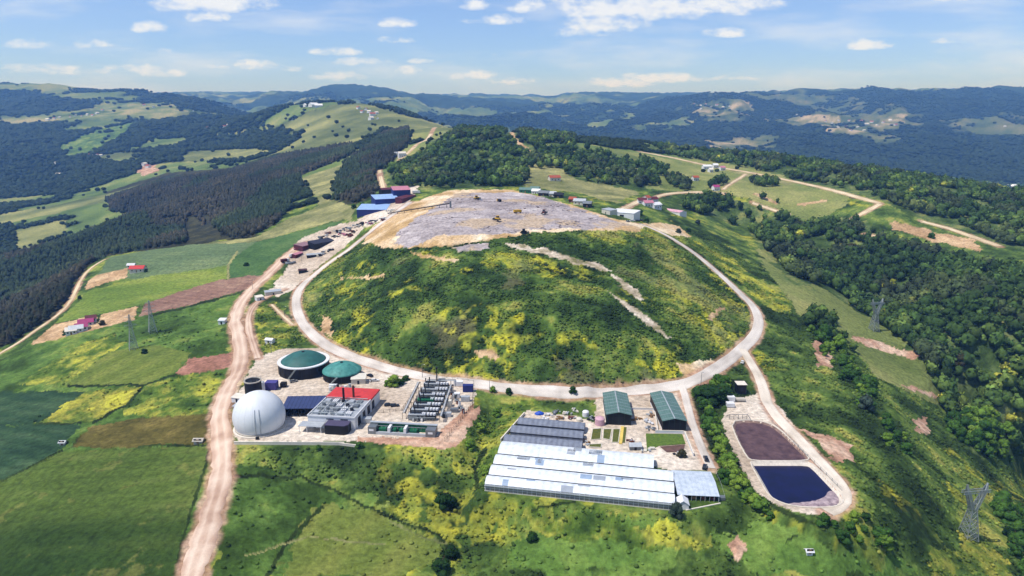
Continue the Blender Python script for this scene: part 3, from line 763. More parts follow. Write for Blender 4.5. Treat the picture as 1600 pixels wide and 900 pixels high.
for nm, w, tone, q in LANES_W:
    tg = np.gradient(q, axis=0); tg /= np.linalg.norm(tg, axis=1)[:, None]+1e-9
    nrm = np.stack([-tg[:, 1], tg[:, 0]], 1)
    s = np.linspace(-1, 1, NS)
    wob = np.stack([(fbm(q[:, 0], q[:, 1], 9, 4, 5, .7)-.5), (fbm(q[:, 0], q[:, 1], 9, 4, 6, .7)-.5)], 1)*w*(.5 if tone in ('pinkish', 'tan') else .12)
    X = []; Yy = []
    for j, sj in enumerate(s):
        ww = w/2*sj + (wob[:, 0] if sj < 0 else wob[:, 1])*abs(sj)
        X.append(q[:, 0]+nrm[:, 0]*ww); Yy.append(q[:, 1]+nrm[:, 1]*ww)
    X = np.array(X); Yy = np.array(Yy)
    # level across: take the height on the middle of the lane, eased towards the ground's
    Z = H(X.ravel(), Yy.ravel()).reshape(X.shape)+0.22
    Z[0] -= .45; Z[-1] -= .45
    xs, ys = X.ravel(), Yy.ravel()
    t = n01(xs, ys, 9, 5, 81, .65, 2.0)
    # wheel tracks: paler, in pairs
    sg = np.repeat(s[:, None], X.shape[1], 1).ravel()
    tr = np.exp(-((np.abs(sg)-.38)/.16)**2)*(.42 if tone in ('pinkish', 'tan') else .12)
    ed = sstep(.75, 1., np.abs(sg))*.25
    c = blend(TONES[tone], np.clip(t*.75+.12+tr-ed, 0, 1))
    nl, nk = X.shape
    ii = np.arange(nl*nk).reshape(nl, nk)
    qd = np.stack([ii[:-1, :-1], ii[:-1, 1:], ii[1:, 1:], ii[1:, :-1]], -1).reshape(-1, 4)
    # face up
    me = new_mesh(nm, np.stack([xs, ys, Z.ravel()], 1), qd[:, ::-1], 4, c)
    link(nm, me, mat=LANE_MAT, kind='structure')
# haze: a closed body of pale air round camera and land
def haze_box(dens):
    x0, x1, y0, y1, z0, z1 = -24000, 24000, -300, 14900, float(gz.min())-1.5, max(float(gz.max()), CAM_H)+40
    v = [(x, y, z) for z in (z0, z1) for y in (y0, y1) for x in (x0, x1)]
    f = [0,2,3,1, 4,5,7,6, 0,1,5,4, 2,6,7,3, 0,4,6,2, 1,3,7,5]
    me = new_mesh('haze', v, f, 4, smooth=False)
    m = bpy.data.materials.new('haze'); m.use_nodes = True; N = m.node_tree.nodes; N.clear()
    pv = N.new('ShaderNodeVolumePrincipled'); out = N.new('ShaderNodeOutputMaterial')
    pv.inputs['Color'].default_value = HAZE_COLOR; pv.inputs['Density'].default_value = dens; pv.inputs['Absorption Color'].default_value = (1, 1, 1, 1); pv.inputs['Anisotropy'].default_value = 0.1
    m.node_tree.links.new(pv.outputs[0], out.inputs['Volume'])
    link('haze', me, mat=m, kind='stuff')
HAZE_COLOR = (0.18, 0.42, 1.0, 1)
haze_box(1.15e-4)
# ------------------------------------------------------------------ vegetation
def ico(sub):
    t = (1+5**.5)/2
    v = np.array([(-1,t,0),(1,t,0),(-1,-t,0),(1,-t,0),(0,-1,t),(0,1,t),(0,-1,-t),(0,1,-t),(t,0,-1),(t,0,1),(-t,0,-1),(-t,0,1)], float)
    v /= np.linalg.norm(v, axis=1)[:, None]
    f = [(0,11,5),(0,5,1),(0,1,7),(0,7,10),(0,10,11),(1,5,9),(5,11,4),(11,10,2),(10,7,6),(7,1,8),(3,9,4),(3,4,2),(3,2,6),(3,6,8),(3,8,9),(4,9,5),(2,4,11),(6,2,10),(8,6,7),(9,8,1)]
    for _ in range(sub):
        v = list(map(tuple, v)); cache = {}; nf = []
        def mid(a, b):
            k = (min(a, b), max(a, b))
            if k not in cache:
                p = np.array(v[a])+np.array(v[b]); p /= np.linalg.norm(p); v.append(tuple(p)); cache[k] = len(v)-1
            return cache[k]
        for a, b, c in f:
            ab, bc, ca = mid(a, b), mid(b, c), mid(c, a)
            nf += [(a,ab,ca),(b,bc,ab),(c,ca,bc),(ab,bc,ca)]
        f = nf; v = np.array(v)
    return np.array(v), np.array(f)
ICO0, ICO1 = ico(0), ico(1)
def leaf_quads(centers, normals, size, r):
    """small tilted leaf sprays as two triangles each"""
    n = len(centers); a = r.normal(size=(n, 3)); a -= (a*normals).sum(1)[:, None]*normals*.6; a /= np.linalg.norm(a, axis=1)[:, None]+1e-9
    b = np.cross(normals, a); b /= np.linalg.norm(b, axis=1)[:, None]+1e-9
    s = (size*(.6+.8*r.random(n)))[:, None]
    v = np.stack([centers-a*s-b*s*.5, centers+a*s*.2-b*s, centers+a*s+b*s*.3, centers-a*s*.3+b*s], 1).reshape(-1, 3)
    i = np.arange(n)*4
    f = np.concatenate([np.stack([i, i+1, i+2], 1), np.stack([i, i+2, i+3], 1)])
    return v, f
def crown_broad(r, detail):
    """unit crown: about 1 wide, base at z=0, top near z=1.05; returns verts, tris, per-vertex tone"""
    V, F, T = [], [], []; off = 0
    if detail == 0:
        v, f = ICO0; v = v*(1+r.normal(size=(len(v), 1))*.16); v = v*[.5, .5, .48]+[0, 0, .5]
        return v, f, 1+r.normal(size=len(v))*.12
    if detail == 1:
        v, f = ICO1; nn = len(v)
        lob = np.array([r.normal(size=3) for _ in range(5)]); lob /= np.linalg.norm(lob, axis=1)[:, None]
        k = np.max(v @ lob.T, axis=1)
        v = v*(.70+.30*k[:, None]**3+r.normal(size=(nn, 1))*.12); v = v*[.5, .5, .5]+[0, 0, .5]
        n = 26; d = r.normal(size=(n, 3)); d[:, 2] = np.abs(d[:, 2])-.1; d /= np.linalg.norm(d, axis=1)[:, None]
        c = d*.5*(.82+.32*r.random((n, 1)))+[0, 0, .5]; q = d+r.normal(size=d.shape)*.6; q /= np.linalg.norm(q, axis=1)[:, None]
        lv, lf = leaf_quads(c, q, .105, r)
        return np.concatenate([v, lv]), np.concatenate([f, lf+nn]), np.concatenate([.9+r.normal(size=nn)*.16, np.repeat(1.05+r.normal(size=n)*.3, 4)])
    nl = 9
    cs = []
    for i in range(nl):
        a = i*2.4+r.random(); rr = .30*math.sqrt((i+.3)/nl); z = .34+.42*(1-(rr/.3)**2)+r.normal()*.06
        if i >= 6: z -= .16
        cs.append((rr*math.cos(a), rr*math.sin(a), z, .17+.09*r.random()))
    for (x, y, z, s) in cs:
        v, f = ICO1; v = v*(1+r.normal(size=(len(v), 1))*.13)*s*[1, 1, .85]+[x, y, z]
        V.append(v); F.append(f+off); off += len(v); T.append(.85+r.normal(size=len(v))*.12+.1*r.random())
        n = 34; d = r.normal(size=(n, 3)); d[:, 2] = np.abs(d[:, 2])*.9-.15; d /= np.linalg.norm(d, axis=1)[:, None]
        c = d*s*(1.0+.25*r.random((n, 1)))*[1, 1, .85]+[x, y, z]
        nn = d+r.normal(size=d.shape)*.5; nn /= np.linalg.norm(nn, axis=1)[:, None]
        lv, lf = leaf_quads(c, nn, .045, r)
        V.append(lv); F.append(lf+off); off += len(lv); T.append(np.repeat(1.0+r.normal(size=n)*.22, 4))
    return np.concatenate(V), np.concatenate(F), np.concatenate(T)
def crown_pine(r, detail):
    V, F, T = [], [], []; off = 0
    tiers, seg = ((3, 6) if detail == 0 else (9, 11))
    for i in range(tiers):
        z0 = i/tiers*.82; z1 = min(1.0, z0+.82/tiers*1.9 if detail else z0+.5); rr = .5*(1-z0)**.8
        a = np.linspace(0, 2*math.pi, seg, endpoint=False)+r.random()*2
        rad = rr*(1+r.normal(size=seg)*(.18 if detail == 0 else .25))
        ring = np.stack([np.cos(a)*rad, np.sin(a)*rad, z0+r.normal(size=seg)*.02+0*a], 1)
        v = np.concatenate([ring, [[r.normal()*.02, r.normal()*.02, z1]]])
        f = np.array([(j, (j+1) % seg, seg) for j in range(seg)])
        V.append(v); F.append(f+off); off += len(v); T.append(1+r.normal(size=len(v))*.18)
    return np.concatenate(V), np.concatenate(F), np.concatenate(T)
def merged(name, tmpl, x, y, z, w, h, col, mat, label=None, cat=None, kind='stuff', parent=None, smooth=False, tonevar=.18, group=None):
    """one mesh holding a copy of a template at every point"""
    n = len(x); rot = rng.random(n)*2*math.pi; which = rng.integers(0, len(tmpl), n)
    VV, FF, CC = [], [], []; off = 0
    tone = (1+rng.normal(size=n)*tonevar).clip(.5, 1.6)
    for k, (v, f, t) in enumerate(tmpl):
        s = np.nonzero(which == k)[0]
        if len(s) == 0: continue
        c, sn = np.cos(rot[s])[:, None], np.sin(rot[s])[:, None]
        X = (v[None, :, 0]*c-v[None, :, 1]*sn)*w[s][:, None]+x[s][:, None]
        Y = (v[None, :, 0]*sn+v[None, :, 1]*c)*w[s][:, None]+y[s][:, None]
        Z = v[None, :, 2]*h[s][:, None]+z[s][:, None]
        VV.append(np.stack([X, Y, Z], -1).reshape(-1, 3))
        ff = f[None]+(np.arange(len(s))*len(v))[:, None, None]+off
        FF.append(ff.reshape(-1, 3)); off += len(s)*len(v)
        CC.append((col[s][:, None, :]*(t[None, :, None]*tone[s][:, None, None])).reshape(-1, 3))
    me = new_mesh(name, np.concatenate(VV), np.concatenate(FF), 3, np.clip(np.concatenate(CC), 0, 1), smooth)
    return link(name, me, mat=mat, kind=kind, label=label, cat=cat, parent=parent, group=group)
def tmesh(name, tri, smooth=False):
    v, f, t = tri
    return new_mesh(name, v, f, 3, np.repeat(np.clip(t, .3, 2)[:, None], 3, 1), smooth)
def leaf_mat(name, hexes=None, rough=.85):
    """foliage; tone varies from tree to tree (per object) and over the crown"""
    m = attr_mat(name, rough, .30, 0, .12, .8)
    if hexes:
        nt = m.node_tree; N = nt.nodes; L = nt.links; b = N['Principled BSDF']
        src = b.inputs['Base Color'].links[0].from_socket
        oi = N.new('ShaderNodeObjectInfo'); ramp = N.new('ShaderNodeValToRGB'); L.new(oi.outputs['Random'], ramp.inputs[0])
        while len(ramp.color_ramp.elements) < len(hexes): ramp.color_ramp.elements.new(.5)
        for i, hx in enumerate(hexes):
            ramp.color_ramp.elements[i].position = i/(len(hexes)-1) if len(hexes) > 1 else 0; ramp.color_ramp.elements[i].color = (*C3(hx), 1)
        mx = N.new('ShaderNodeMix'); mx.data_type = 'RGBA'; mx.blend_type = 'MULTIPLY'; mx.inputs['Factor'].default_value = 1
        L.new(src, mx.inputs['A']); L.new(ramp.outputs[0], mx.inputs['B']); L.new(mx.outputs['Result'], b.inputs['Base Color'])
    b = m.node_tree.nodes['Principled BSDF']
    return m
LEAF_STUFF = leaf_mat('leaves_mixed')
BARK = mat_simple('bark', '5a4a3a', .9, var=.25, scale=2)
def trunk_mesh(r, hgt, w, limbs=5):
    V, F = [], []; off = 0
    def tube(p0, p1, r0, r1, seg=6):
        nonlocal off
        d = np.array(p1, float)-p0; d /= np.linalg.norm(d); a = np.cross(d, [.3, .9, .1]); a /= np.linalg.norm(a); b = np.cross(d, a)
        t = np.linspace(0, 2*math.pi, seg, endpoint=False)
        c = np.cos(t)[:, None]*a+np.sin(t)[:, None]*b
        V.append(np.concatenate([c*r0+p0, c*r1+p1])); i = np.arange(seg); j = (i+1) % seg
        F.append(np.concatenate([np.stack([i, j, j+seg], 1), np.stack([i, j+seg, i+seg], 1)])+off); off += 2*seg
    tube((0, 0, -.6), (0.1, 0, hgt*.75), .05*w, .025*w)
    for i in range(limbs):
        a = i*2.4; z = hgt*(.3+.08*i); tube((0.05, 0, z), (math.cos(a)*w*.28, math.sin(a)*w*.28, z+hgt*.28), .022*w, .008*w, 5)
    return new_mesh('trunk', np.concatenate(V), np.concatenate(F), 3)

def scatter(poly_w, spacing, seed, jitter=.48):
    xs = [p[0] for p in poly_w]; ys = [p[1] for p in poly_w]
    r = np.random.default_rng(seed)
    gx_, gy_ = np.meshgrid(np.arange(min(xs), max(xs), spacing), np.arange(min(ys), max(ys), spacing*.87))
    gx_[1::2] += spacing/2
    x = gx_.ravel()+(r.random(gx_.size)-.5)*2*jitter*spacing; y = gy_.ravel()+(r.random(gx_.size)-.5)*2*jitter*spacing
    m = inside(x, y, poly_w); return x[m], y[m]
def in_view(x, y, z, pad=210):
    px, py = project(x, y, z); return (px > -pad) & (px < 1600+pad) & (py > -pad) & (py < 900+pad)
def visible(x, y, z, tol=0.0):
    """not behind a rise of the ground"""
    u = x/y; vv_ = np.log(y); m = (z-CAM_H)/y; ok = np.ones(len(x), bool)
    for k in range(1, 60):
        vk = vv_-k*.02
        s = grid_at(SG, u, np.maximum(vk, V0)); ok &= ~((s > m+tol) & (vk > V0+.5))
    return ok
def wpoly(pts): return PW(pts)
def lanes_free(x, y, gap): return lane_dist(x, y) > gap

def cover_at(x, y):
    iu = np.clip(np.searchsorted(ucols, x/y), 0, nc-1); iv = np.clip(np.searchsorted(vrows, np.log(y)), 0, nr-1); return cov[iv*nc+iu]
# --- woods
BW = [ # outline in view, spacing
 ([(1150,302),(1240,350),(1330,345),(1400,382),(1600,430),(1780,470),(1780,800),(1560,725),(1490,690),(1475,640),(1440,560),(1390,520),(1290,450),(1235,430),(1170,360),(1065,325),(1080,312)], 5.9),
 ([(1130,240),(1240,250),(1330,265),(1780,308),(1780,400),(1570,385),(1500,352),(1440,338),(1380,312),(1340,300),(1240,276),(1190,268),(1140,258),(1040,242),(1020,228)], 6.8),
 ([(615,292),(603,272),(640,250),(690,225),(720,202),(800,198),(890,208),(900,228),(1000,262),(1035,290),(1000,290),(930,288),(870,266),(822,262),(828,290),(700,294)], 6.8),
 ([(1086,606),(1130,592),(1150,604),(1112,640),(1128,690),(1160,752),(1190,796),(1260,828),(1236,828),(1160,796),(1128,748),(1086,645)], 4.6),
 ([(1385,655),(1420,690),(1435,720),(1395,715),(1370,690)], 8.5),
 ([(1270,812),(1340,805),(1400,835),(1410,860),(1340,856),(1290,836)], 5.2),
 ([(1550,790),(1780,800),(1780,905),(1600,905),(1575,850)], 7.0),
 ([(1260,478),(1300,500),(1340,560),(1350,620),(1320,600),(1290,560),(1262,520)], 8.0),
 ([(1000,245),(1030,262),(1082,292),(1072,301),(1030,282),(1000,263)], 8.0),
 ([(1105,284),(1145,280),(1150,296),(1112,299)], 8.0), ([(1182,300),(1222,310),(1218,321),(1186,313)], 8.0), ([(1172,282),(1215,286),(1210,293),(1175,290)], 8.0),
 ([(1335,600),(1365,598),(1368,640),(1340,640)], 6.5),
]
PWD = [
 ([(-220,545),(0,545),(30,532),(90,488),(112,467),(120,440),(132,420),(165,400),(293,380),(288,350),(300,335),(345,375),(395,370),(440,345),(455,320),(475,295),(468,275),(555,240),(550,225),(430,245),(360,268),(260,282),(165,312),(175,332),(212,335),(110,375),(0,405),(-220,415)], 6.2),
 ([(517,312),(530,272),(545,252),(600,208),(638,200),(640,222),(606,260),(582,275),(592,298),(560,318)], 6.2),
]
bx_, by_ = [], []
for k, (pts, sp) in enumerate(BW):
    x, y = scatter(wpoly(pts), sp, 100+k); bx_.append(x); by_.append(y)
bx_ = np.concatenate(bx_); by_ = np.concatenate(by_)
m = lanes_free(bx_, by_, 4) ; bx_, by_ = bx_[m], by_[m]
# natural gaps
m = fbm(bx_, by_, 26, 4, 401, .6) > np.where(by_ > 780, .45, .385); bx_, by_ = bx_[m], by_[m]
for cl in ([(780,196),(798,196),(845,243),(822,245),(800,225)], [(735,250),(770,246),(775,258),(740,262)], [(845,225),(880,222),(885,232),(850,236)], [(940,252),(965,255),(960,262),(940,260)]):
    m = ~inside(bx_+(fbm(bx_, by_, 20, 3, 5)-.5)*20, by_, wpoly(cl)); bx_, by_ = bx_[m], by_[m]
bz_ = H(bx_, by_, False)
m = in_view(bx_, by_, bz_) & visible(bx_, by_, bz_+8); bx_, by_, bz_ = bx_[m], by_[m], bz_[m]
BT_W = 4.2+rng.random(len(bx_))**1.3*6.2; BT_H = BT_W*(1.0+rng.random(len(bx_))*.35)
qx_, qy_ = project(bx_, by_, bz_); low_ = (qy_ > 560) & (qx_ < 1440); BT_W = np.where(low_, BT_W*.72, BT_W); BT_H = np.where(low_, BT_H*.6, BT_H)
BCOL = blend([(0, '1c3312'), (.35, '2a4519'), (.6, '38551f'), (.85, '4e6a26'), (.97, '667c2e'), (1, '8a8a34')], np.clip(n01(bx_, by_, 45, 3, 402, .6, 2.4)*.55+rng.random(len(bx_))*.5-.03, 0, 1))
gmk = (n01(bx_, by_, 38, 3, 409, .6, 2.6) > .72)[:, None]; BCOL = np.where(gmk, BCOL*.55+C3('3a3c30')*.45, BCOL)
order = np.argsort(np.hypot(bx_, by_))
near_b, far_b = order[:300], order[300:]
BCOL = BCOL*1.28
print('broadleaf', len(bx_))
T_B2 = [crown_broad(np.random.default_rng(k), 2) for k in range(5)]
T_B1 = [crown_broad(np.random.default_rng(20+k), 1) for k in range(8)]
T_B0 = [crown_broad(np.random.default_rng(40+k), 0) for k in range(8)]
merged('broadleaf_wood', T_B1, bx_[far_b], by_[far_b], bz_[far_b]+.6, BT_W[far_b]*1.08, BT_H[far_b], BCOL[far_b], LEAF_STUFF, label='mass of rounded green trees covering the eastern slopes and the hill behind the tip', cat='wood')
CROWN_B = [tmesh('crown', t) for t in T_B2]
TRUNK_B = [trunk_mesh(np.random.default_rng(k), 1.0, 1.0) for k in range(2)]
CM = {'dark': leaf_mat('foliage_dark', ['1b3312', '243f17', '2c4819']), 'mid': leaf_mat('foliage_mid', ['2c4a1a', '38581f', '446424']), 'light': leaf_mat('foliage_light', ['4a6824', '5d7a2a', '6e8630']),
      'grey': leaf_mat('foliage_grey', ['34423a', '415044']), 'bloom': leaf_mat('foliage_bloom', ['7d8a2a', '9a9a30']), 'brown': leaf_mat('foliage_brown', ['3b3a24', '4a452c'])}
CROWN_BY = {}
for k in CM:
    for i, me in enumerate(CROWN_B):
        c = me.copy(); c.materials.clear(); c.materials.append(CM[k]); CROWN_BY[k, i] = c
for t in TRUNK_B: t.materials.append(BARK)
def plant_tree(x, y, z, w, h, tone, label, group=None, name='broadleaf_tree', cat='tree', low=.12):
    e = bpy.data.objects.new(name, None); COL.objects.link(e); e.location = (x, y, z); e.rotation_euler = (0, 0, random.random()*6.28)
    e['label'] = label; e['category'] = cat
    if group: e['group'] = group
    c = link('crown', CROWN_BY[tone, random.randrange(5)], e); c.scale = (w, w, h); c.location = (0, 0, h*(low-.22))
    t = link('trunk', random.choice(TRUNK_B), e); t.scale = (w, w, h)
    return e
def zone(px, py):
    if px < 1300 and py > 560: return 'in the hedge of trees between the greenhouses and the ponds'
    if py < 300: return 'on the hill behind the tip'
    if px > 1520 and py > 770: return 'beyond the large pylon on the bottom slope'
    if px > 1440: return 'in the wood uphill of the large pylon' if py < 660 else 'at the foot of the wood near the large pylon'
    if py > 765: return 'in the thicket below the lower pond'
    if py > 650: return 'in the thicket beside the two ponds'
    return 'in the thicket between ring road and grass strip'
for i in near_b:
    g = float(BCOL[i][1]); tone = 'dark' if g < .055 else 'mid' if g < .1 else 'light'
    px, py = project(bx_[i], by_[i], bz_[i]); zn = zone(px, py); sz = 'small' if BT_W[i] < 6.6 else 'tall' if BT_W[i] > 8.3 else 'rounded'
    lab = {'dark': 'dark green', 'mid': 'mid green', 'light': 'pale green'}[tone]+' '+sz+' tree '+zn
    plant_tree(bx_[i], by_[i], bz_[i], BT_W[i]*1.12, BT_H[i]*1.1, tone, lab, lab.replace('tree', 'trees', 1))
# --- pines on the western slope
px_, py_ = [], []
for k, (pts, sp) in enumerate(PWD):
    x, y = scatter(wpoly(pts), sp, 200+k); px_.append(x); py_.append(y)
px_ = np.concatenate(px_); py_ = np.concatenate(py_)
m = lanes_free(px_, py_, 3)
for cl in ([(292,342),(304,342),(308,384),(296,386)], [(312,335),(324,338),(352,372),(338,376)], [(345,262),(372,262),(360,268),(348,270)], [(170,335),(180,338),(205,360),(196,362)]):
    m &= ~inside(px_+(fbm(px_, py_, 16, 3, 5)-.5)*16, py_, wpoly(cl))
m &= fbm(px_, py_, 26, 4, 407, .6) > .30
px_, py_ = px_[m], py_[m]
pz_ = H(px_, py_, False)
m = in_view(px_, py_, pz_) & visible(px_, py_, pz_+9); px_, py_, pz_ = px_[m], py_[m], pz_[m]
print('pines', len(px_))
PT_H = 7.5+rng.random(len(px_))*3.5; PT_W = 6.0+rng.random(len(px_))*2.8
PCOL = blend([(0, '20281c'), (.4, '2c3426'), (.75, '3c3b30'), (1, '50493a')], np.clip(n01(px_, py_, 70, 4, 403, .6, 1.8)*.6+rng.random(len(px_))*.4, 0, 1))
gm = (fbm(px_, py_, 160, 3, 405) > .56)[:, None]
PCOL = np.where(gm, PCOL*[.75, 1.15, .8], PCOL)
order = np.argsort(np.hypot(px_, py_)); near_p, far_p = order[:300], order[300:]
T_P0 = [crown_pine(np.random.default_rng(60+k), 0) for k in range(5)]+[(v_*[.9, .9, .85], f_, t_) for v_, f_, t_ in T_B0[:5]]
merged('pine_wood', T_P0, px_[far_p], py_[far_p], pz_[far_p]+.4, PT_W[far_p], PT_H[far_p], PCOL[far_p], LEAF_STUFF, label='dark pine plantation covering the western slope', cat='wood')
PINE_M = leaf_mat('needles', ['20281c', '2a3224', '38372c'])
CROWN_P = [tmesh('crown', crown_pine(np.random.default_rng(80+k), 1)) for k in range(4)]
for c in CROWN_P: c.materials.append(PINE_M)
for i in near_p:
    e = bpy.data.objects.new('pine_tree', None); COL.objects.link(e); e.location = (px_[i], py_[i], pz_[i])
    qx, qy = project(px_[i], py_[i], pz_[i]); wh = 'at the lower end of the farm track' if qy > 500 else 'along the middle of the farm track' if qy > 450 else 'by the bend of the farm track' if qx < 190 else 'behind the grey green field'
    e['label'] = ('short' if PT_H[i] < 9 else 'tall' if PT_H[i] > 10.3 else 'slender')+' dark pine '+wh; e['category'] = 'tree'; e['group'] = e['label'].replace('pine', 'pines', 1)
    c = link('crown', random.choice(CROWN_P), e); c.scale = (PT_W[i], PT_W[i], PT_H[i]*.9); c.location = (0, 0, PT_H[i]*.1); c.rotation_euler = (0, 0, random.random()*6)
    t = link('trunk', TRUNK_B[0], e); t.scale = (PT_W[i]*.8, PT_W[i]*.8, PT_H[i]*.8)
# --- woods of the middle distance, one mass
r = np.random.default_rng(5)
n = 140000
v = r.random(n)**.8*(math.log(6800)-math.log(880))+math.log(880); u = (r.random(n)-.5)*1.56
mx_, my_ = u*np.exp(v), np.exp(v)
cc = cover_at(mx_, my_)[:, 1]
keepm = (cc < .058) | ((r.random(n) < .007) & (my_ > 1000))
for (fnp, wob, pts), w in zip(PAINT, PAINT_W):
    if fnp in (g_cfloor, g_sand, g_garbage, g_mound): keepm &= ~inside(mx_, my_, w)
keepm &= (my_ > 900) & lanes_free(mx_, my_, 5)
mx_, my_ = mx_[keepm], my_[keepm]; mz_ = H(mx_, my_, False)
m = in_view(mx_, my_, mz_) & visible(mx_, my_, mz_+9); mx_, my_, mz_ = mx_[m], my_[m], mz_[m]
print('mid trees', len(mx_))
mw = (7+rng.random(len(mx_))*6)*np.clip(my_/1700, .8, 2.2)
merged('valley_woods', T_B0, mx_, my_, mz_-1, mw, np.clip(mw*.85, 6, 15), blend([(0, '1a2b14'), (.6, '22351a'), (1, '2c4220')], rng.random(len(mx_))), LEAF_STUFF, label='scattered woods filling the valley beyond the plantation', cat='wood', tonevar=.12)
# --- undergrowth
def bushes(name, pts_list, spacing, fn, wmin, wmax, label, seed, excl=None, thresh=.0, bias=.92, by0=True):
    X, Y = [], []
    for k, pts in enumerate(pts_list):
        x, y = scatter(wpoly(pts), spacing, seed+k); X.append(x); Y.append(y)
    X = np.concatenate(X); Y = np.concatenate(Y)
    m = lanes_free(X, Y, 1.2)
    for poly, lv, f in TERR_W: m &= ~inside(X, Y, poly)
    m &= fbm(X, Y, 22, 4, seed+7, .6) > thresh
    X, Y = X[m], Y[m]; c = cover_at(X, Y)
    # skip bare earth and sand
    k = (c[:, 0] < c[:, 1]*1.12); 
    for (fnp, wob, pts), w in zip(PAINT, PAINT_W):
        if fnp in (g_sand, g_garbage, g_tan, g_earth, g_yard, g_streak, g_meadow): k &= ~(inside(X, Y, w))
        if fnp in (g_olive, g_lawn, g_grass) and by0: k &= ~(inside(X, Y, w) & (rng.random(len(X)) < .8))
    X, Y, c = X[k], Y[k], c[k]; Z = H(X, Y, False); m = in_view(X, Y, Z, 20); X, Y, Z, c = X[m], Y[m], Z[m], c[m]
    s = wmin+rng.random(len(X))**2.2*(wmax-wmin)
    print(name, len(X))
    merged(name, T_B0, X, Y, Z-.25*s, s*1.25, s*(.7+.3*rng.random(len(X))), c*bias, LEAF_STUFF, label=label, cat='undergrowth', tonevar=.2)
bushes('mound_undergrowth', [PAINT[[p[0] for p in PAINT].index(g_mound)][2]], 1.6, g_mound, .4, 1.9, 'low bushes and flowering weeds covering the grassed mound', 500, thresh=.27)
bushes('slope_undergrowth', [PAINT[0][2]], 1.9, g_scrub, .35, 1.8, 'rough bushes over the slopes below the works and east of the ponds', 520, thresh=.30)
bushes('field_weeds', [[(35,600),(115,542),(173,520),(240,500),(330,480),(345,520),(300,550),(173,548),(100,604)], [(40,663),(133,611),(225,602),(347,582),(354,600),(324,648),(190,651)], [(395,480),(430,470),(480,530),(440,548),(405,548)]], 2.0, g_yelgreen, .6, 1.7, 'clumps of yellow weeds in the rough field strips', 560, thresh=.4)

# litter on the open waste
gp = wpoly(PAINT[[p[0] for p in PAINT].index(g_garbage)][2])
X, Y = scatter(gp, 2.8, 700); k = fbm(X, Y, 25, 4, 701, .6) > .5; X, Y = X[k], Y[k]; k = lanes_free(X, Y, 1); X, Y = X[k], Y[k]; Z = H(X, Y, False)
s = .4+rng.random(len(X))**4*1.8
lc = blend([(0, '5c5050'), (.15, '83787b'), (.6, '9c9195'), (.92, 'aea4a6'), (.97, 'd2cccc'), (1, '5a7aa8')], rng.random(len(X)))
merged('waste', T_B0, X, Y, Z-.25*s, s*1.4, s*.35, lc, LEAF_STUFF, label='loose grey waste spread over the top of the tip', cat='waste', tonevar=.2)
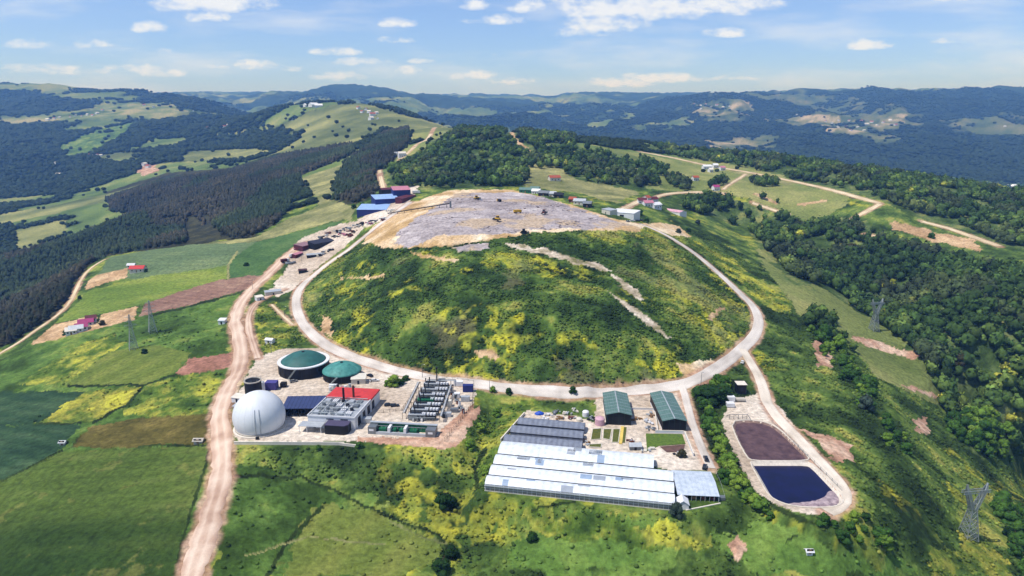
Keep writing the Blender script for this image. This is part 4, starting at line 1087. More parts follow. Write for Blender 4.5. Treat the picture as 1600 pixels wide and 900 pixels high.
# ------------------------------------------------------------------ building kit
class MB:
    """collects solids and makes ONE mesh of them"""
    def __init__(s): s.v = []; s.f = []
    def add(s, vs, fs):
        o = len(s.v); s.v += [tuple(map(float, p)) for p in vs]; s.f += [tuple(i+o for i in f) for f in fs]; return s
    def box(s, x0, x1, y0, y1, z0, z1):
        v = [(x, y, z) for z in (z0, z1) for y in (y0, y1) for x in (x0, x1)]
        return s.add(v, [(0,2,3,1), (4,5,7,6), (0,1,5,4), (2,6,7,3), (0,4,6,2), (1,3,7,5)])
    def cbox(s, cx, cy, cz, w, d, h, rz=0):
        c, n = math.cos(rz), math.sin(rz); v = []
        for z in (-h/2, h/2):
            for y in (-d/2, d/2):
                for x in (-w/2, w/2): v.append((cx+x*c-y*n, cy+x*n+y*c, cz+z))
        return s.add(v, [(0,2,3,1), (4,5,7,6), (0,1,5,4), (2,6,7,3), (0,4,6,2), (1,3,7,5)])
    def bar(s, a, b, w, w2=None):
        a = np.array(a, float); b = np.array(b, float); d = b-a; L = np.linalg.norm(d)
        if L < 1e-6: return s
        d /= L; up = np.array([0, 0, 1.]) if abs(d[2]) < .95 else np.array([1., 0, 0])
        x = np.cross(d, up); x /= np.linalg.norm(x); y = np.cross(d, x); w2 = w if w2 is None else w2
        v = [p+x*i*ww/2+y*j*ww/2 for p, ww in ((a, w), (b, w2)) for i, j in ((-1,-1),(1,-1),(1,1),(-1,1))]
        return s.add(v, [(3,2,1,0), (4,5,6,7), (0,1,5,4), (1,2,6,5), (2,3,7,6), (3,0,4,7)])
    def cyl(s, cx, cy, z0, z1, r, r2=None, seg=20, cap=True):
        r2 = r if r2 is None else r2; n = seg
        v = [(cx+r*math.cos(2*math.pi*i/n), cy+r*math.sin(2*math.pi*i/n), z0) for i in range(n)]+[(cx+r2*math.cos(2*math.pi*i/n), cy+r2*math.sin(2*math.pi*i/n), z1) for i in range(n)]
        f = [(i, (i+1) % n, n+(i+1) % n, n+i) for i in range(n)]
        if cap: f += [tuple(range(n-1, -1, -1)), tuple(range(n, 2*n))]
        return s.add(v, f)
    def pipe(s, a, b, r, seg=8):
        a = np.array(a, float); b = np.array(b, float); d = b-a; d /= np.linalg.norm(d)
        up = np.array([0, 0, 1.]) if abs(d[2]) < .95 else np.array([1., 0, 0]); x = np.cross(d, up); x /= np.linalg.norm(x); y = np.cross(d, x)
        v = [p+(x*math.cos(2*math.pi*i/seg)+y*math.sin(2*math.pi*i/seg))*r for p in (a, b) for i in range(seg)]
        return s.add(v, [(i, (i+1) % seg, seg+(i+1) % seg, seg+i) for i in range(seg)]+[tuple(range(seg-1, -1, -1)), tuple(range(seg, 2*seg))])
    def rev(s, prof, cx=0, cy=0, seg=48, wob=0):
        """surface of revolution from (radius, z) pairs"""
        n = seg; v = []
        for k, (r, z) in enumerate(prof):
            for i in range(n):
                rr = r*(1+wob*math.cos(i*math.pi*2/n*12)); v.append((cx+rr*math.cos(2*math.pi*i/n), cy+rr*math.sin(2*math.pi*i/n), z))
        f = [(k*n+i, k*n+(i+1) % n, (k+1)*n+(i+1) % n, (k+1)*n+i) for k in range(len(prof)-1) for i in range(n)]
        return s.add(v, f)
    def prism(s, poly, axis, a, b):
        """poly: outline in the other two axes, run from a to b along axis"""
        def pt(p, t): return {'x': (t, p[0], p[1]), 'y': (p[0], t, p[1]), 'z': (p[0], p[1], t)}[axis]
        n = len(poly); v = [pt(p, a) for p in poly]+[pt(p, b) for p in poly]
        return s.add(v, [tuple(range(n-1, -1, -1)), tuple(range(n, 2*n))]+[(i, (i+1) % n, n+(i+1) % n, n+i) for i in range(n)])
    def sheet(s, pts): return s.add(pts, [tuple(range(len(pts)))])
    def build(s, name, mat, parent=None, smooth=False, label=None, **kw):
        me = bpy.data.meshes.new(name); me.from_pydata(s.v, [], s.f)
        import bmesh
        bm = bmesh.new(); bm.from_mesh(me); bmesh.ops.recalc_face_normals(bm, faces=bm.faces); bm.to_mesh(me); bm.free()
        if smooth: me.polygons.foreach_set('use_smooth', [True]*len(me.polygons))
        me.materials.append(mat); me.update()
        return link(name, me, parent, label=label, **kw)
def thing(name, label, cat, loc, rz=0, group=None):
    o = bpy.data.objects.new(name, None); COL.objects.link(o); o.location = loc; o.rotation_euler = (0, 0, rz)
    o['label'] = label; o['category'] = cat
    if group: o['group'] = group
    return o
def dup(root, loc, rz=None, label=None, scale=None):
    r = root.copy(); COL.objects.link(r); r.location = loc
    if rz is not None: r.rotation_euler = (0, 0, rz)
    if label: r['label'] = label
    if scale: r.scale = scale
    for ch in list(root.children):
        c = ch.copy(); COL.objects.link(c); c.parent = r
        for g in list(ch.children):
            d = g.copy(); COL.objects.link(d); d.parent = c
    return r
def fr(a, b, z):
    """two points of a front edge in view, at level z -> location, turn, width"""
    ax, ay = lvl(a[0], a[1], z); bx, by = lvl(b[0], b[1], z)
    return (ax, ay, z), math.atan2(by-ay, bx-ax), math.hypot(bx-ax, by-ay)
M = mat_simple
WHITE = M('white_paint', 'd9dade', .6, var=.06); CREAM = M('cream_paint', 'cdc8bc', .7, var=.08)
CONC = M('concrete', 'b5aea4', .9, var=.12, scale=.6); PALEC = M('pale_concrete', 'd8d0c4', .9, var=.08, scale=.4)
DARK = M('dark_steel', '17191f', .6, var=.2, scale=.6); BLACK = M('black_cladding', '0c0d12', .6, var=.2)
GREY = M('grey_metal', '7c8288', .5, .5, var=.12); LGREY = M('pale_grey_metal', 'b4b9bf', .5, .3, var=.1); STEEL = M('galvanised_steel', 'a9b0b2', .5, .6, var=.1)
BLUE = M('blue_cladding', '222f72', .55, var=.15); LBLUE = M('pale_blue_roof', '93b0de', .5, var=.1, scale=.3); NAVY = M('navy_panels', '39436c', .35, .1, var=.12, scale=.8, spec=.5)
RED = M('red_roof', 'c23a3a', .7, var=.12, scale=.5); TILE = M('red_tiles', 'a4553f', .85, var=.2, scale=1.5); PINK = M('pink_roof', 'b9798a', .7, var=.15); MAROON = M('maroon_cladding', '5a2430', .7, var=.15)
GREENR = M('green_grey_roof', '5d7a74', .6, var=.10, scale=.35); GREENT = M('green_membrane', '2f6460', .6, var=.10, scale=.25, col2='27524f'); TEALM = M('pale_green_membrane', '4f9088', .6, var=.15, scale=.35, col2='2f6a66')
GREENP = M('green_panel', '1f6a48', .6, var=.15); GLASSW = M('dark_glass', '1b222c', .2, var=.1, spec=.6); WOOD = M('timber', '8a6a48', .85, var=.2, scale=2)
RUST = M('rusty_metal', '6b3c30', .85, var=.3, scale=1.2); YEL = M('yellow_paint', 'd0a52c', .6, var=.1); BALLOON = M('white_membrane', 'd4d8de', .55, var=.04, scale=.15)
def corrugated(name, col, pitch, ang, amp=.10, rough=.45, spec=.5, col2=None, streak=.12):
    """sheet roofing or film: fine ribs across the run, faint weather streaks"""
    m = M(name, col, rough, var=.08, scale=.5, spec=spec, col2=col2); nt = m.node_tree; N = nt.nodes; L = nt.links; b = N['Principled BSDF']
    g = N.new('ShaderNodeTexCoord'); mp = N.new('ShaderNodeMapping'); L.new(g.outputs['Object'], mp.inputs[0]); mp.inputs['Rotation'].default_value = (0, 0, ang)
    wv = N.new('ShaderNodeTexWave'); wv.inputs['Scale'].default_value = math.pi*2/20/pitch*1.0; wv.inputs['Distortion'].default_value = .3; L.new(mp.outputs[0], wv.inputs[0])
    src = b.inputs['Base Color'].links[0].from_socket; mr = N.new('ShaderNodeMapRange'); mr.inputs[3].default_value = 1-amp*2; mr.inputs[4].default_value = 1+amp*.5; L.new(wv.outputs[1], mr.inputs[0])
    mx = N.new('ShaderNodeMix'); mx.data_type = 'RGBA'; mx.blend_type = 'MULTIPLY'; mx.inputs['Factor'].default_value = 1; L.new(src, mx.inputs['A']); L.new(mr.outputs[0], mx.inputs['B']); L.new(mx.outputs['Result'], b.inputs['Base Color'])
    return m
FILM = corrugated('greenhouse_film', 'dde2e8', 3.0, 0, .05, .45, .4, 'c2cad4'); FILMG = corrugated('grey_net', '7e8593', 2.5, 0, .08, .7, .2, '666c7c'); FILMB = corrugated('bluish_film', 'c4cdd9', 2.2, 0, .05, .4, .4, 'a5b2c1')
GROOF = corrugated('green_sheet_roof', '5c7872', 1.2, 0, .07, .5, .4, '4c6862')

def hall(name, label, cat, a, b, z, D, h, rise, wallm, roofm, ridge='depth', doorm=DARK, wins=0, group=None, found=1.5, over=.3, door=True, wallfront=None):
    loc, rz, W = fr(a, b, z); t = thing(name, label, cat, loc, rz, group)
    w = MB()
    if ridge == 'depth': w.prism([(0, -found), (W, -found), (W, h), (W/2, h+rise), (0, h)], 'y', 0, D)
    elif ridge == 'width': w.prism([(0, -found), (D, -found), (D, h), (D/2, h+rise), (0, h)], 'x', 0, W)
    else: w.prism([(0, -found), (D, -found), (D, h+rise), (0, h)], 'x', 0, W)
    w.build('wall', wallm, t)
    r = MB(); k = .18
    if ridge == 'depth':
        for s in (0, 1):
            x0, x1 = (-over, W/2) if s == 0 else (W+over, W/2); z0 = h-over*rise/(W/2)
            r.prism([(x0, z0+.02), (x1, h+rise+.02), (x1, h+rise+k), (x0, z0+k)], 'y', -over, D+over)
    elif ridge == 'width':
        for s in (0, 1):
            y0, y1 = (-over, D/2) if s == 0 else (D+over, D/2); z0 = h-over*rise/(D/2)
            r.prism([(y0, z0+.02), (y1, h+rise+.02), (y1, h+rise+k), (y0, z0+k)], 'x', -over, W+over)
    else: r.prism([(-over, h+.02), (D+over, h+rise+.02), (D+over, h+rise+k), (-over, h+k)], 'x', -over, W+over)
    r.build('roof', roofm, t)
    if door:
        d = MB(); dw = min(4, W*.35) if h > 4 else 1.1; d.box(W*.5-dw/2, W*.5+dw/2, -.06, -.003, 0, min(h*.8, 4.2) if h > 4 else min(2.1, h*.85)); d.build('door', doorm, t)
    for i in range(wins):
        q = MB(); cx = W*(i+.5)/wins
        if abs(cx-W/2) < 1.4: continue
        q.box(cx-.55, cx+.55, -.05, -.004, h*.42, h*.42+1.1); q.build('window', GLASSW, t)
    return t, W

# ------------------------------------------------------------------ the gas works
# gas balloon
bx, by = lvl(408.5, 684, 0); by += 11.2; bx = bx*by/(by-11.2)
t = thing('gas_holder', 'large white spherical gas balloon on a round concrete base beside the dirt road', 'gas holder', (bx, by, 0))
MB().cyl(0, 0, -.5, .5, 12.3, seg=64).build('base', PALEC, t)
prof = [(12.05*math.sin(a), 6.1-12.05*math.cos(a)) for a in np.linspace(math.acos(5.6/12.05), math.pi-.001, 30)]
MB().rev(prof, seg=72).build('membrane', BALLOON, t, smooth=True)
rg = MB().rev([(10.4, .5), (11.5, .5), (11.5, 1.1), (10.9, 1.25)], seg=64).build('anchor_ring', CONC, t)
q = MB()
for da in (-.09, .09):
    pts = [(12.16*math.sin(a)*math.sin(da+.28), -12.16*math.sin(a)*math.cos(da+.28), 6.1-12.16*math.cos(a)) for a in np.linspace(math.acos(5.6/12.16), 2.2, 12)]
    for p0, p1 in zip(pts[:-1], pts[1:]): q.bar(p0, p1, .28)
q.build('air_duct', LGREY, t)
q = MB()
for s_ in range(20):
    da = s_*math.pi/10+.1; pts = [(12.07*math.sin(a)*math.sin(da), -12.07*math.sin(a)*math.cos(da), 6.1-12.07*math.cos(a)) for a in np.linspace(math.acos(5.6/12.07), 3.05, 14)]
    for p0, p1 in zip(pts[:-1], pts[1:]): q.bar(p0, p1, .05)
q.build('seam', M('seam_grey', 'cdd1d8', .6), t)
MB().cbox(3.2, -12.9, .6, 1.4, 1, 1.2).build('blower', DARK, t)

def digester(px, py, Rr, wallh, domeh, wallm, domem, label, rim, over=0):
    x, y = lvl(px, py, 0); k = (y+Rr)/y; x *= k; y += Rr
    t = thing('digester_tank', label, 'tank', (x, y, 0))
    w = MB().cyl(0, 0, -.5, wallh, Rr-over, seg=64).build('wall', wallm, t)
    if rim: MB().rev([(Rr-1.5, wallh+.05), (Rr-1.5, wallh+.35), (Rr+.45, wallh+.35), (Rr+.45, wallh-.25), (Rr-.0, wallh-.25)], seg=64).build('rim_walkway', WHITE, t)
    Rd = Rr-1.6 if rim else Rr; z0 = wallh+.2
    ra = (Rd*Rd+domeh*domeh)/(2*domeh); am = math.asin(min(1, Rd/ra))
    prof = [(ra*math.sin(a), z0+domeh-ra*(1-math.cos(a))) for a in np.linspace(am, .002, 16)]
    MB().rev([(Rd, z0-.4)]+prof, seg=72, wob=.004).build('dome', domem, t, smooth=True)
    MB().cyl(0, 0, z0+domeh-.1, z0+domeh+.35, .8, seg=16).build('vent_cap', DARK, t)
    q = MB()
    for i in range(18):
        a = i*math.pi*2/18; q.bar(((Rr-over+.08)*math.cos(a), (Rr-over+.08)*math.sin(a), 0), ((Rr-over+.08)*math.cos(a), (Rr-over+.08)*math.sin(a), wallh-.3), .18)
    q.build('rib', DARK, t)
    st = MB(); a0 = -1.9
    for i in range(10): st.cbox((Rr+1)*math.cos(a0+i*.035), (Rr+1)*math.sin(a0+i*.035), wallh*(i+1)/10, .7, 1.1, .12, a0)
    st.build('stair', STEEL, t)
    return x, y
digester(477, 594, 14.2, 6.6, 5.0, BLACK, GREENT, 'large black walled tank with a white rim and dark green dome', True)
digester(536, 601, 11.0, 4.4, 4.4, BLACK, TEALM, 'smaller tank with a pale green membrane dome overhanging its black wall', False, .5)
# black slurry tank
x, y = lvl(393, 629, 0); t = thing('slurry_tank', 'tall black upright tank behind the white gas balloon', 'tank', (x, y+4.3, 0))
MB().cyl(0, 0, -.3, 10.4, 4.3, seg=28).build('shell', BLACK, t)
MB().rev([(4.3, 10.4), (4.5, 10.4), (4.5, 10.9), (3.9, 10.9), (3.9, 10.35), (.01, 10.35)], seg=28).build('lid', CONC, t)
q = MB()
for i in range(9): a = i*.7; q.bar((4.3*math.cos(a), 4.3*math.sin(a), 10.9), (4.3*math.cos(a), 4.3*math.sin(a), 12.0), .1)
q.build('railing', STEEL, t)
x, y = lvl(411, 612, 0); t = thing('dosing_column', 'slim white upright vessel between the black tank and the blue container', 'vessel', (x, y, 0))
MB().cyl(0, 0, 0, 5.6, 1.25, seg=20).build('shell', WHITE, t); MB().cyl(0, 0, 5.6, 6.1, 1.25, .5, seg=20).build('cap', LGREY, t)
def container(px, py, W, D, h, mat_, label, z=0, rz=0, name='shipping_container', cat='container', group=None):
    x, y = lvl(px, py, z); t = thing(name, label, cat, (x, y, z), rz, group)
    b = MB().box(-W/2, W/2, 0, D, .12, h)
    n = int(W/.9)
    for i in range(n): xx = -W/2+(i+.5)*W/n; b.box(xx-.16, xx+.16, -.05, -.001, .25, h-.15)
    b.build('body', mat_, t)
    MB().box(-W/2-.02, W/2+.02, -.03, D+.02, h, h+.1).build('roof', mat_, t)
    MB().box(W/2+.001, W/2+.06, .15, D-.15, .25, h-.15).build('door', mat_, t)
    return t
VIOLET = M('violet_blue_paint', '4a4488', .6, var=.15)
container(423, 610, 6, 4.5, 4.2, VIOLET, 'violet blue plant container standing behind the tall black tank')
container(442, 606, 3, 3, 2.4, BLACK, 'small black plant box beside the violet container')
# carport with dark blue panels
loc, rz, W = fr((443, 652), (503, 651), 0); t = thing('solar_carport', 'long open shed with dark blue panel roof beside the gas balloon', 'carport', loc, rz)
D = 11.5; MB().prism([(-.4, 4.6), (D, 6.1), (D, 6.3), (-.4, 4.8)], 'x', -.5, W+.3).build('roof', NAVY, t)
MB().box(0, W, D-.3, D-.1, -.3, 6.0).build('rear_wall', BLACK, t); MB().box(0, .2, .6, D-.3, -.3, 4.7).build('side_wall', BLACK, t)
for i in range(6): MB().bar((W*i/5*.97+.2, .2, -.2), (W*i/5*.97+.2, .2, 4.65), .25).build('post', DARK, t)
q = MB()
for i in range(1, 10): q.prism([(-.4, 4.81), (D, 6.31), (D, 6.36), (-.4, 4.86)], 'x', W*i/10-.04, W*i/10+.04)
q.build('panel_seam', DARK, t)
q = MB()
for i in range(5): q.box(W*(.08+i*.18), W*(.08+i*.18)+1.8, 1.5, 5.5, 0, 1.3)
q.build('stored_pallets', DARK, t)
# engine hall with pipework on its roof
loc, rz, W = fr((482, 668), (555, 672), 0); t = thing('engine_hall', 'white engine hall crowded with roof pipes, red roof over its rear end', 'building', loc, rz - .0)
D = 34; h = 5.8; sk = .05   # ground plan leans east
def sx(x, y): return (x+y*sk, y)
def skbox(m, x0, x1, y0, y1, z0, z1):
    v = [(*sx(x, y), z) for z in (z0, z1) for y in (y0, y1) for x in (x0, x1)]
    return m.add(v, [(0,2,3,1), (4,5,7,6), (0,1,5,4), (2,6,7,3), (0,4,6,2), (1,3,7,5)])
skbox(MB(), 0, W, 0, D, -.5, h).build('wall', WHITE, t)
m_ = MB(); skbox(m_, -.2, W+.2, -.2, 21.0, h+.002, h+.3); m_.build('roof', LGREY, t)
m_ = MB(); skbox(m_, -.2, W+.2, 21.0, D+.2, h+.003, h+.9); m_.build('red_roof', RED, t)
par = MB()
for args in ((-.2, W+.2, -.2, .15, h+.3, h+.9), (-.2, .15, .15, 20.9, h+.3, h+.9), (W-.15, W+.2, .15, 20.9, h+.3, h+.9)): skbox(par, *args)
par.build('parapet', WHITE, t)
for i in range(4):
    y0 = 3+i*6.2; m_ = MB(); skbox(m_, W+.001, W+.08, y0, y0+4.3, .2, 4.6); m_.build('side_door', DARK, t)
    m_ = MB(); skbox(m_, W, W+.5, y0-1.2, y0-.5, -.3, h-.1); m_.build('buttress', WHITE, t)
for x0 in (W*.40, W*.70): MB().box(x0, x0+3.6, -.06, -.003, 4.8, 5.3).build('slot_window', GLASSW, t)
r_ = np.random.default_rng(3)
for j in range(4):
    y0 = 2+j*4.6
    for i in range(5):
        x0 = 1.6+i*(W-3)/5
        q = MB(); k = (i+j) % 3
        if k == 0: skbox(q, x0, x0+2.6, y0, y0+3.2, h+.3, h+1.4); q.build('cooler', [LGREY, WHITE, GREY][(i*j) % 3], t)
        elif k == 1:
            for s in range(3): skbox(q, x0+s*.9, x0+s*.9+.5, y0, y0+3.8, h+.3, h+1.2)
            q.build('silencer', [WHITE, STEEL][(i+j) % 2], t)
        else: a, b_ = sx(x0+1, y0+1.5); q.cyl(a, b_, h+.3, h+1.7, .9, seg=12); q.build('fan_housing', [GREY, DARK][(i+j) % 2], t)
for k_, (x0, y0) in enumerate(((W*.44, 19), (W*.60, 22.5))):
    a, b_ = sx(x0, y0); MB().cyl(a, b_, h+.3, h+7.2, .55, seg=12).build('chimney', RUST if k_ else DARK, t)
q = MB()
for i in range(5): q.pipe((*sx(1+i*3.6, 1.5), h+1.0), (*sx(1+i*3.6, 20.5), h+1.0), .15)
for i in range(4): q.pipe((*sx(1, 2+i*6), h+1.5), (*sx(W-1, 2+i*6), h+1.5), .18)
q.build('pipework', STEEL, t)
q = MB(); n_ = 9
pl = [(-5.2, -5.8), (4.2, -5.8), (5.6, -4.2), (5.6, -.1), (-5.2, -.1)]
q.prism([(x+W-7.5, y) for x, y in pl], 'z', -.3, 4.5); q.build('annex', BLACK, t)
q = MB(); q.prism([(x*1.03+W-7.5, y-.06) for x, y in pl], 'z', 4.5, 4.75); q.build('annex_roof', M('slate_felt', '4a4560', .8), t)
MB().box(-2.6, W*.38, -5.5, -.2, 3.2, 3.45).build('porch_roof', LGREY, t)
for x0 in (-2.3, 1.5, W*.36): MB().bar((x0, -5.2, 0), (x0, -5.2, 3.2), .22).build('porch_post', WHITE, t)
MB().box(2.6, 3.8, -.07, -.004, 0, 2.3).build('door', DARK, t)
# skid and low hall north of it
hall('plant_room', 'low cream roofed plant room at the foot of the smaller green dome', 'building', (549, 601), (571, 600), 0, 6.5, 3, .8, CREAM, CREAM, 'shed', DARK)
x, y = lvl(536, 612, 0); t = thing('gas_treatment_skid', 'cluster of pale vessels and pipes between red roof and green dome', 'plant skid', (x, y, 0))
MB().box(-8, 7, -2, 3, 0, .4).build('frame', CONC, t)
for i in range(7): MB().cyl(-7+i*2.1, .5+(i % 2), .4, 2.6+(i*37 % 3)*.7, .75, seg=12).build('vessel', [WHITE, LGREY, DARK, PINK][i % 4], t)
q = MB()
for i in range(4): q.pipe((-7.5, -1.4+i*1.1, 1.6+i*.3), (6.8, -1.4+i*1.1, 1.6+i*.3), .16)
q.build('pipework', STEEL, t); MB().box(-8, -3.6, 1.5, 3.6, 2.9, 3.1).build('canopy', WHITE, t)

# generator sets
gen = None
rows = [(662,608),(660,616.5),(655,625),(652,633),(647,641),(643,649),(638,657)]
for i, (px, py) in enumerate(rows):
    loc, rz, W = fr((px, py), (px+44, py+1), 0); W = 14.0
    ordn = ['topmost', 'second', 'third', 'fourth', 'fifth', 'sixth', 'lowest'][i]
    green = i == 3
    lab = (f'green roofed generator container, {ordn} row of the fan compound' if green else f'dark generator container with three white roof fans, {ordn} row counted from the ring road')
    if gen is None or green:
        t = thing('generator_set', lab, 'generator', loc, rz, 'generator sets in the fenced compound')
        b = MB().box(0, 8.4, 0, 2.9, .1, 3.0); b.build('housing', GREENP if green else GREY, t)
        MB().box(-.05, 8.45, -.05, 2.95, 3.0, 3.15).build('roof', GREENP if green else LGREY, t)
        rd = MB().box(8.8, 13.6, .1, 2.8, .9, 2.6).build('radiator', DARK, t)
        for k in range(4): MB().box(8.9+k*1.5, 9.05+k*1.5, .2, 2.7, 0, .9).build('stand', STEEL, t)
        for k in range(3): MB().cyl(9.7+k*1.55, 1.45, 2.6, 3.6, .74, .66, seg=16).build('fan', WHITE, t)
        for k in range(2): MB().cyl(1.0+k*2.1, 1.45, 3.15, 5.9+k*.6, .30, seg=10).build('exhaust_stack', DARK, t)
        MB().pipe((1.0, 1.45, 3.9), (6.5, 1.45, 3.9), .42, 10).build('silencer', DARK, t)
        for k in range(2): MB().box(4.4+k*1.9, 5.6+k*1.9, -.04, -.002, .4, 2.4).build('access_door', DARK, t)
        for k in range(3): MB().box(2.2+k*2.1, 3.1+k*2.1, -1.5, -.6, 0, 1.5+(k % 2)*.6).build('control_cabinet', [LGREY, GREY, WHITE][k], t)
        for k in range(2): MB().pipe((.5, -.3-k*.35, 1.2+k*.9), (13.4, -.3-k*.35, 1.2+k*.9), .13, 6).build('coolant_pipe', STEEL, t)
        for k in range(4): MB().box(6.9+(k % 2)*.8, 7.4+(k % 2)*.8, .4+(k//2)*1.2, 1.1+(k//2)*1.2, 3.15, 3.6).build('roof_vent', WHITE, t)
        if gen is None: gen = t
    else: dup(gen, loc, rz, lab)
x, y = lvl(683, 604, 0); t = thing('vent_mast', 'tall dark vent mast rising above the generator rows', 'mast', (x, y, 0))
MB().cyl(0, 0, 0, 10.5, .42, .28, seg=10).build('shaft', DARK, t); MB().cyl(0, 0, 10.5, 11.4, .6, seg=10).build('cowl', DARK, t)
for k in range(3): MB().bar((0, 0, 8), (3*math.cos(k*2.1), 3*math.sin(k*2.1), 0), .06).build('stay', STEEL, t)
# fittings east of the rows
for (px, py, W, D, h, mt, lb) in [(716,604,5,2.6,2.6,WHITE,'white container closest to the ring road east of the generators'),(731,613,5.5,3,3.6,BLUE,'dark blue container at the eastern corner of the compound'),
                                  (714,622,3,2.4,2.4,WHITE,'small white cabin between the fans and the blue container'),(727,628,4.5,2.4,2.6,LGREY,'pale grey cabin beneath the blue container'),(700,636,3.4,2.4,3.2,CREAM,'cream upright cabin east of the green generator'),
                                  (690,600,4,2.4,2.4,GREY,'grey container beside the vent mast'),(710,645,4,2.4,1.8,GREY,'low grey transformer box by the compound fence'),(697,652,5,2.2,2.0,LGREY,'pale low cabinet east of the lowest generators'),(573,662,4,3,2.4,LGREY,'pale grey cabin behind the green switch house')]:
    container(px, py, W, D, h, mt, lb, name='plant_cabin', cat='cabin')
for i, (a, b, lb) in enumerate([((655,606),(632,655),'pipe rack on the forecourt side of the generator rows'),((706,610),(690,660),'pipe rack running past the fan ends of the generator rows'),((668,603),(712,603),'pipe rack across the upper end of the compound')]):
    loc, rz, L = fr(a, b, 0); t = thing('pipe_rack', lb, 'pipe rack', loc, rz)
    for k in range(7): MB().bar((L*k/6, -.9, 0), (L*k/6, -.9, 3.4), .16).bar((L*k/6, .9, 0), (L*k/6, .9, 3.4), .16).bar((L*k/6, -.9, 3.3), (L*k/6, .9, 3.3), .16).build('frame', DARK, t)
    for k in range(4): MB().pipe((0, -.7+k*.45, 3.5), (L, -.7+k*.45, 3.5), .17, 6).build('pipe', [STEEL, WHITE, GREY, DARK][k], t)
for k in range(14):
    px = 700+(k*37) % 34-(k//3)*3; py = 606+k*3.6; x, y = lvl(px, py, 0); t = thing('plant_vessel', ['small white', 'small dark', 'pale grey', 'rusty'][k % 4]+' vessel '+['at the ring road end', 'north of the blue container', 'by the white cabin', 'next to the grey cabin', 'east of the green generator', 'near the cream cabin', 'beside the transformer box', 'by the fan ends of the fifth row', 'south of the transformer box', 'near the fence bend', 'by the low cabinet', 'below the low cabinet', 'at the lower fence', 'nearest the switch house'][k].replace('nearest', 'beside')+' of the compound', 'vessel', (x, y, 0), k)
    MB().cyl(0, 0, 0, 1.4+(k % 3)*.7, .7, seg=12).build('shell', [WHITE, DARK, LGREY, RUST][k % 4], t); MB().pipe((0, 0, 1.6+(k % 3)*.7), (1.6, .2, .3), .12, 6).build('pipe', STEEL, t); MB().cyl(0, 0, 1.4+(k % 3)*.7, 1.6+(k % 3)*.7, .75, .4, seg=12).build('lid', GREY, t)
# switch house along the front
loc, rz, W = fr((575, 678), (680, 684), 0); t = thing('switch_house', 'long low grey switch house with green panels at the front of the yard', 'building', loc, rz)
MB().box(0, W, 4.6, 5.2, -.5, 4.0).build('rear_wall', GREENP, t)
MB().box(0, 3.9, 0, 5.2, -.5, 3.6).build('wall', GREY, t); MB().box(W-4.6, W, 0, 5.2, -.5, 3.6).build('wall', GREY, t)
MB().box(3.9, W-4.6, -.1, 1.0, -.5, 1.3).build('plinth', LGREY, t)
MB().box(-.2, W+.2, 4.0, 5.5, 4.0, 4.3).build('roof_beam', LGREY, t)
for x0 in (9.5, 17.2): MB().box(x0, x0+1.2, .1, 4.6, -.3, 3.6).build('column', WHITE, t)
for x0 in (.6, W-3.4): MB().box(x0, x0+2.2, -.05, -.004, 1.6, 2.6).build('window', WHITE, t)
for k in range(4): MB().box(4.6+k*5, 7.9+k*5, 2.0, 4.4, 0, 2.0).build('switchgear', GREENP, t)
q = MB()
for i in range(12): q.bar((4.2+i*1.9, 2.5, 2.0), (4.2+i*1.9, 2.5, 3.4), .12)
q.bar((4, 2.5, 3.4), (W-5, 2.5, 3.4), .2); q.build('busbar', STEEL, t)
# fence round the compound
def fence(name, label, pts, z, h=2.0, mt=STEEL, step=3.0, wall=None):
    P_ = [lvl(a, b, z) for a, b in pts]; o = P_[0]; t = thing(name, label, 'fence', (o[0], o[1], z))
    rails = MB(); wires = MB(); first = None
    for (ax, ay), (bx2, by2) in zip(P_[:-1], P_[1:]):
        L = math.hypot(bx2-ax, by2-ay); n = max(1, int(L/step)); a3 = (ax-o[0], ay-o[1]); b3 = (bx2-o[0], by2-o[1])
        for hh in (.3, h*.5, h-.1): rails.bar((*a3, hh), (*b3, hh), .06)
        for i in range(n):
            p = (a3[0]+(b3[0]-a3[0])*i/n, a3[1]+(b3[1]-a3[1])*i/n)
            if first is None: first = MB().bar((0, 0, -.4), (0, 0, h), .14).build('post', mt, t); first.location = (*p, 0)
            else:
                c = first.copy(); COL.objects.link(c); c.parent = t; c.location = (*p, 0)
    rails.build('rail', mt, t); return t
fence('compound_fence', 'dark mesh fence round the generator compound', [(640,664),(598,688),(695,690),(738,634),(740,600),(690,592)][2:], 0, 2.2, DARK)
fence('yard_fence', 'thin fence between the pale forecourt and the generator rows', [(652,607),(628,642),(590,646)], 0, 1.6, DARK)
# retaining wall
def wallrun(name, label, a, b, z, h, th, mt, cat='wall', zb=-1.2, cap=True):
    loc, rz, L = fr(a, b, z); t = thing(name, label, cat, loc, rz)
    MB().box(0, L, 0, th, zb, h).build('wall_body', mt, t)
    if cap: MB().box(-.05, L+.05, -.06, th+.06, h, h+.12).build('coping', PALEC, t)
    return t
wallrun('retaining_wall', 'long pale concrete wall along the lower edge of the gas works', (366, 698), (538, 699), -1, 2.4, .45, PALEC, zb=-2)
wallrun('retaining_wall', 'short pale wall section offset from the end of the long wall', (531, 700), (556, 703), -1.3, 2.4, .45, PALEC, zb=-2)
hall('store_hut', 'small white hut between the dirt road and the black tank', 'hut', (362, 628), (378, 630), 0, 4.5, 2.5, .5, WHITE, PALEC, 'shed')
hall('store_hut', 'low grey hut with flat roof beside the gas balloon and dirt road', 'hut', (364, 641), (374, 642), 0, 3.5, 2.1, .3, CONC, LGREY, 'shed')

